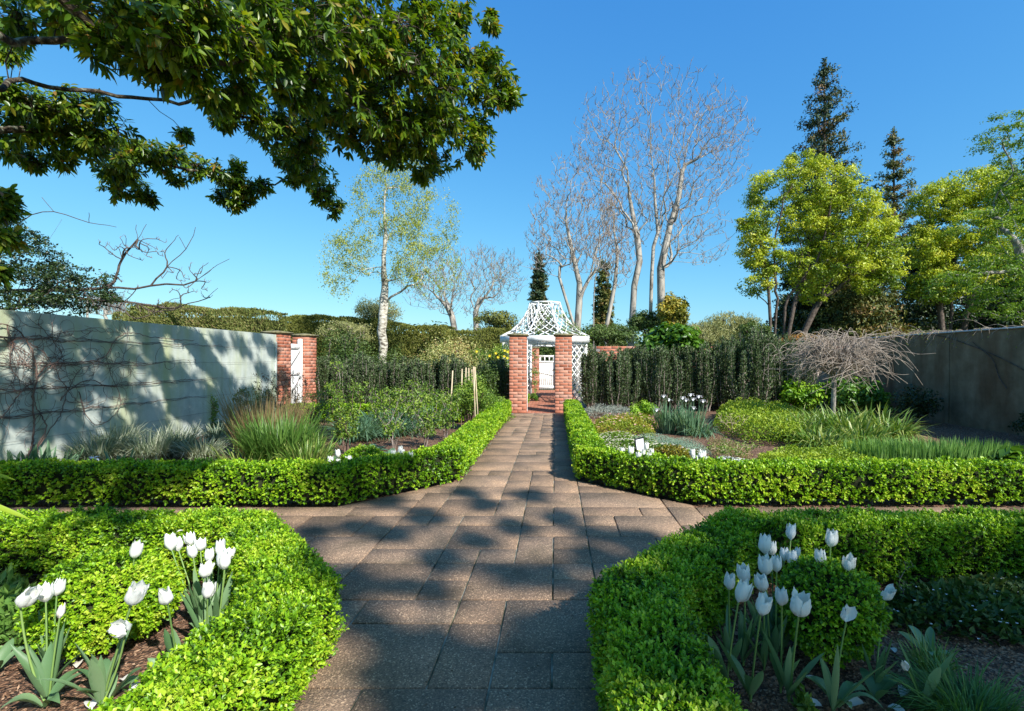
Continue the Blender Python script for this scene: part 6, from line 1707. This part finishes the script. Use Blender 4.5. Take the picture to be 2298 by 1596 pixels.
for x, y, r in shade:
    g_ = gp(x, y); z = 10.5+3.5*rng.random(); p = g_ + SUN*(z/SUN[2]); C3.append(p); R3.append([r*.9, r*.9, r*.6])
C3 = np.array(C3); R3 = np.array(R3)
m = ~((C3[:, 1] > .8) & (np.abs(C3[:, 0]) < C3[:, 1]*1.2+.6))
C3 = C3[m]; R3 = R3[m]
C4 = []; R4 = []
for c_, r_ in zip(C3, R3):
    for j in range(3):
        d = rv(1)[0]*rng.random()**.5; C4.append(c_+d*r_*.6); R4.append(r_*.62)
tr2 = [(11.0,-12,-.1),(10.9,-11.8,3),(10.7,-11.5,6.0),(10.5,-11,9.0)]
canopy_tree('evergreen_tree', 'second broad-leaved evergreen behind the viewer whose dappled shade falls on path and right bed', tr2,
    [[3,(10.0,-10.0,10.5),(9.2,-8.4,11.5),(8.4,-7.2,12)],[3,(11.2,-10.0,11.0),(12.0,-8.8,11.6)]], np.array(C4), np.array(R4), 13, .15, .25, .003)

# ================================================================== CLIMBERS ON THE WALLS
def wp(x, y, off=.03):
    "point on the left wall seen at a pixel of the full view"
    Y = 7.04*F/(1246-x); return np.array([-7.07+off, Y, EYE-(y-808)*Y/F])
def zp(u, v): return (u/2.963, 628.4+v/2.963)
t = empty('climbing_vine', (-7.0, 7.1, 0), 'leafless climbing vine spread in loops over the pale wall on the left', 'vine')
VN = [([(180,1170),(205,1100),(218,1000),(225,900),(212,800),(235,650),(225,540),(190,430),(120,340),(40,300),(-60,290)],.016),
      ([(185,1165),(240,1110),(300,985),(270,900),(235,850),(215,780)],.014),
      ([(400,800),(470,720),(600,665),(720,705),(900,700),(1100,682),(1280,672)],.009),
      ([(240,640),(330,560),(480,545),(620,540),(700,500),(760,400),(860,352),(1000,380),(1180,398),(1290,400)],.011),
      ([(-40,960),(60,850),(150,735),(260,640),(360,560),(430,500)],.009),
      ([(230,1140),(330,990),(400,890),(430,800),(455,730),(520,600),(620,560)],.009),
      ([(525,745),(560,880),(620,955),(700,950),(780,870),(795,780),(740,640),(705,510)],.008),
      ([(190,420),(280,480),(340,560),(420,700),(500,800),(600,835),(700,800)],.008),
      ([(40,300),(80,420),(200,500),(230,600)],.009),([(0,370),(90,450),(170,560),(240,620)],.008),
      ([(100,360),(60,520),(90,620),(150,680),(230,700)],.007),([(620,540),(800,560),(950,570),(1120,540),(1300,530)],.007),
      ([(300,400),(420,350),(560,340),(700,345),(860,352)],.006),([(250,290),(330,380),(400,480),(430,560)],.007)]
ln = []
def smooth(P, k=6):
    P = np.array(P); E = np.vstack([2*P[0]-P[1], P, 2*P[-1]-P[-2]]); o = []
    for i in range(len(P)-1):
        for s in range(k):
            u = s/k; o.append(.5*((2*E[i+1])+(-E[i]+E[i+2])*u+(2*E[i]-5*E[i+1]+4*E[i+2]-E[i+3])*u*u+(-E[i]+3*E[i+1]-3*E[i+2]+E[i+3])*u**3))
    o.append(P[-1]); return np.array(o)
for pts, r in VN:
    P = smooth([wp(*zp(u, v), off=.03+.02*rng.random()) for u, v in pts]); P[:, 1:] += rng.normal(size=(len(P), 2))*.006
    if pts[0][1] > 1120: P[0, 2] = -.05
    ln.append((P, np.linspace(r, r*.5, len(P))*.8))
mb = MB(); tubes(mb, ln, 6); mb.build('stems', M['twig_red'], parent=t)
tw = []
for i in range(260):
    P, R_ = ln[rng.integers(len(ln))]; p = P[rng.integers(len(P))].copy()
    if rng.random() < .25: p = wp(*zp(60+rng.random()*950, 330+480*rng.random())); 
    a = rng.random()*6.28; l = .12+.42*rng.random(); cv = rng.normal()*2.2
    q = [p]
    for k in range(7): a += cv*.17+rng.normal()*.15; q.append(q[-1]+np.array([rng.normal()*.008, math.cos(a)*l/7, math.sin(a)*l/7]))
    q = np.array(q); q[:, 0] = np.clip(q[:, 0], -7.06, -6.92); tw.append((q, np.linspace(.0035, .0018, 8)))
for z in (.76, 1.10, 1.44, 1.78):   # shoots tied along the wires
    for k in range(3):
        y0 = 5.9+rng.random()*.5; y1 = y0+2+3.2*rng.random(); yy = np.linspace(y0, y1, 30)
        tw.append((np.c_[np.full(30, -7.03)+rng.normal(size=30)*.006, yy, z+.02*np.sin(yy*9+k)+.01*rng.normal(size=30)], np.linspace(.005, .002, 30)))
mb = MB(); tubes(mb, tw, 4); mb.build('twigs', M['twig_red'], parent=t)

t = empty('climbing_vine', (9.4, 8.6, 0), 'tangle of tan vine stems spilling over the rail of the right-hand wall', 'vine')
tw = []; lf = []
for i in range(420):
    y = 7.3+rng.random()**1.3*7.8; dens = math.exp(-((y-8.0)/1.1)**2)+.35+.6*math.exp(-((y-13.6)/1.2)**2)
    if rng.random() > dens: continue
    p = np.array([9.42+.2*rng.random(), y, 2.17]); a = rng.normal()*1.2; l = .12+.3*rng.random(); q = [p]; dz = rng.normal()*.4+.35
    for k in range(5): q.append(q[-1]+np.array([-.18*l*(.4+rng.random()), math.sin(a)*l/4, l/4*dz])); dz -= .38; a += rng.normal()*.4
    tw.append((np.array(q), np.linspace(.005, .002, 6))); lf.append(q[-1]); lf.append(q[2])
mb = MB(); tubes(mb, tw, 4); mb.build('stems', M['twig_pale'], parent=t)
lf = np.array(lf); mb = MB(); kites(mb, lf, rv(len(lf)), rv(len(lf)), .04, .02); mb.build('leaves', M['azalea'], parent=t)
tw = []
for y0, z0, y1, z1 in [(12.6,2.1,8.6,.35),(9.0,2.0,10.2,1.1),(11.5,1.9,10.6,.9)]:
    s = np.linspace(0, 1, 14); tw.append((np.c_[np.full(14, 9.37), y0+(y1-y0)*s+.06*np.sin(s*9), z0+(z1-z0)*s**1.4], np.full(14, .009)))
mb = MB(); tubes(mb, tw, 5); mb.build('runners', M['bark_dark'], parent=t)

t = empty('climbing_rose', (.4, 17.5, 0), 'thin climbing rose scrambling over the right side of the gazebo roof', 'vine')
C = []; 
for i in range(70):
    k = [0,1,1,2][rng.integers(4)]; p = roofpt(k, rng.random()*.8+.2, rng.random()*.75); C.append(p+rng.normal(size=3)*.06)
for i in range(25): C.append(np.array([1.0+.2*rng.normal(), 18.4+.2*rng.normal(), .6+1.7*rng.random()]))
for i in range(28): C.append(np.array([-.74+.06*rng.normal(), 18.2+.2*rng.normal(), .3+1.6*rng.random()]))
C = np.array(C); pos, par = skeleton([np.array([1.15,18.3,-.1]), np.array([1.1,18.3,1.5])], C, .3, pr=[-1,0])
mb = MB(); tubes(mb, skel_lines(pos, par, .004, .02, .04, 2), 4); mb.build('stems', M['twig'], parent=t)
mb = MB(); blob_leaves(mb, C, np.full((len(C),3), .13), 16, .06, shell=.1); mb.build('foliage', M['rose'], parent=t)
shrub('potted_bush', 'small round lime-green bush inside the gateway at the left', 'shrub', (-.93,17.0), .2, .42, M['hydr'], 900, .05, 14, stems=2)
shrub('low_shrub', 'small leafy plant beside the lime bush inside the gateway', 'shrub', (-.75,18.6), .22, .3, M['bigleaf'], 500, .06, 12, stems=2)
bigshrub('laurel_shrub', 'dark glossy shrub visible above the far white door', -0.0+1215, 792, 29, 48, 26, M['midshrub'], 5000, .10, 40)
bigshrub('laurel_shrub', 'glossy shrub directly behind the far white door', 1225, 850, 28, 60, 40, M['midshrub'], 4000, .10, 40)
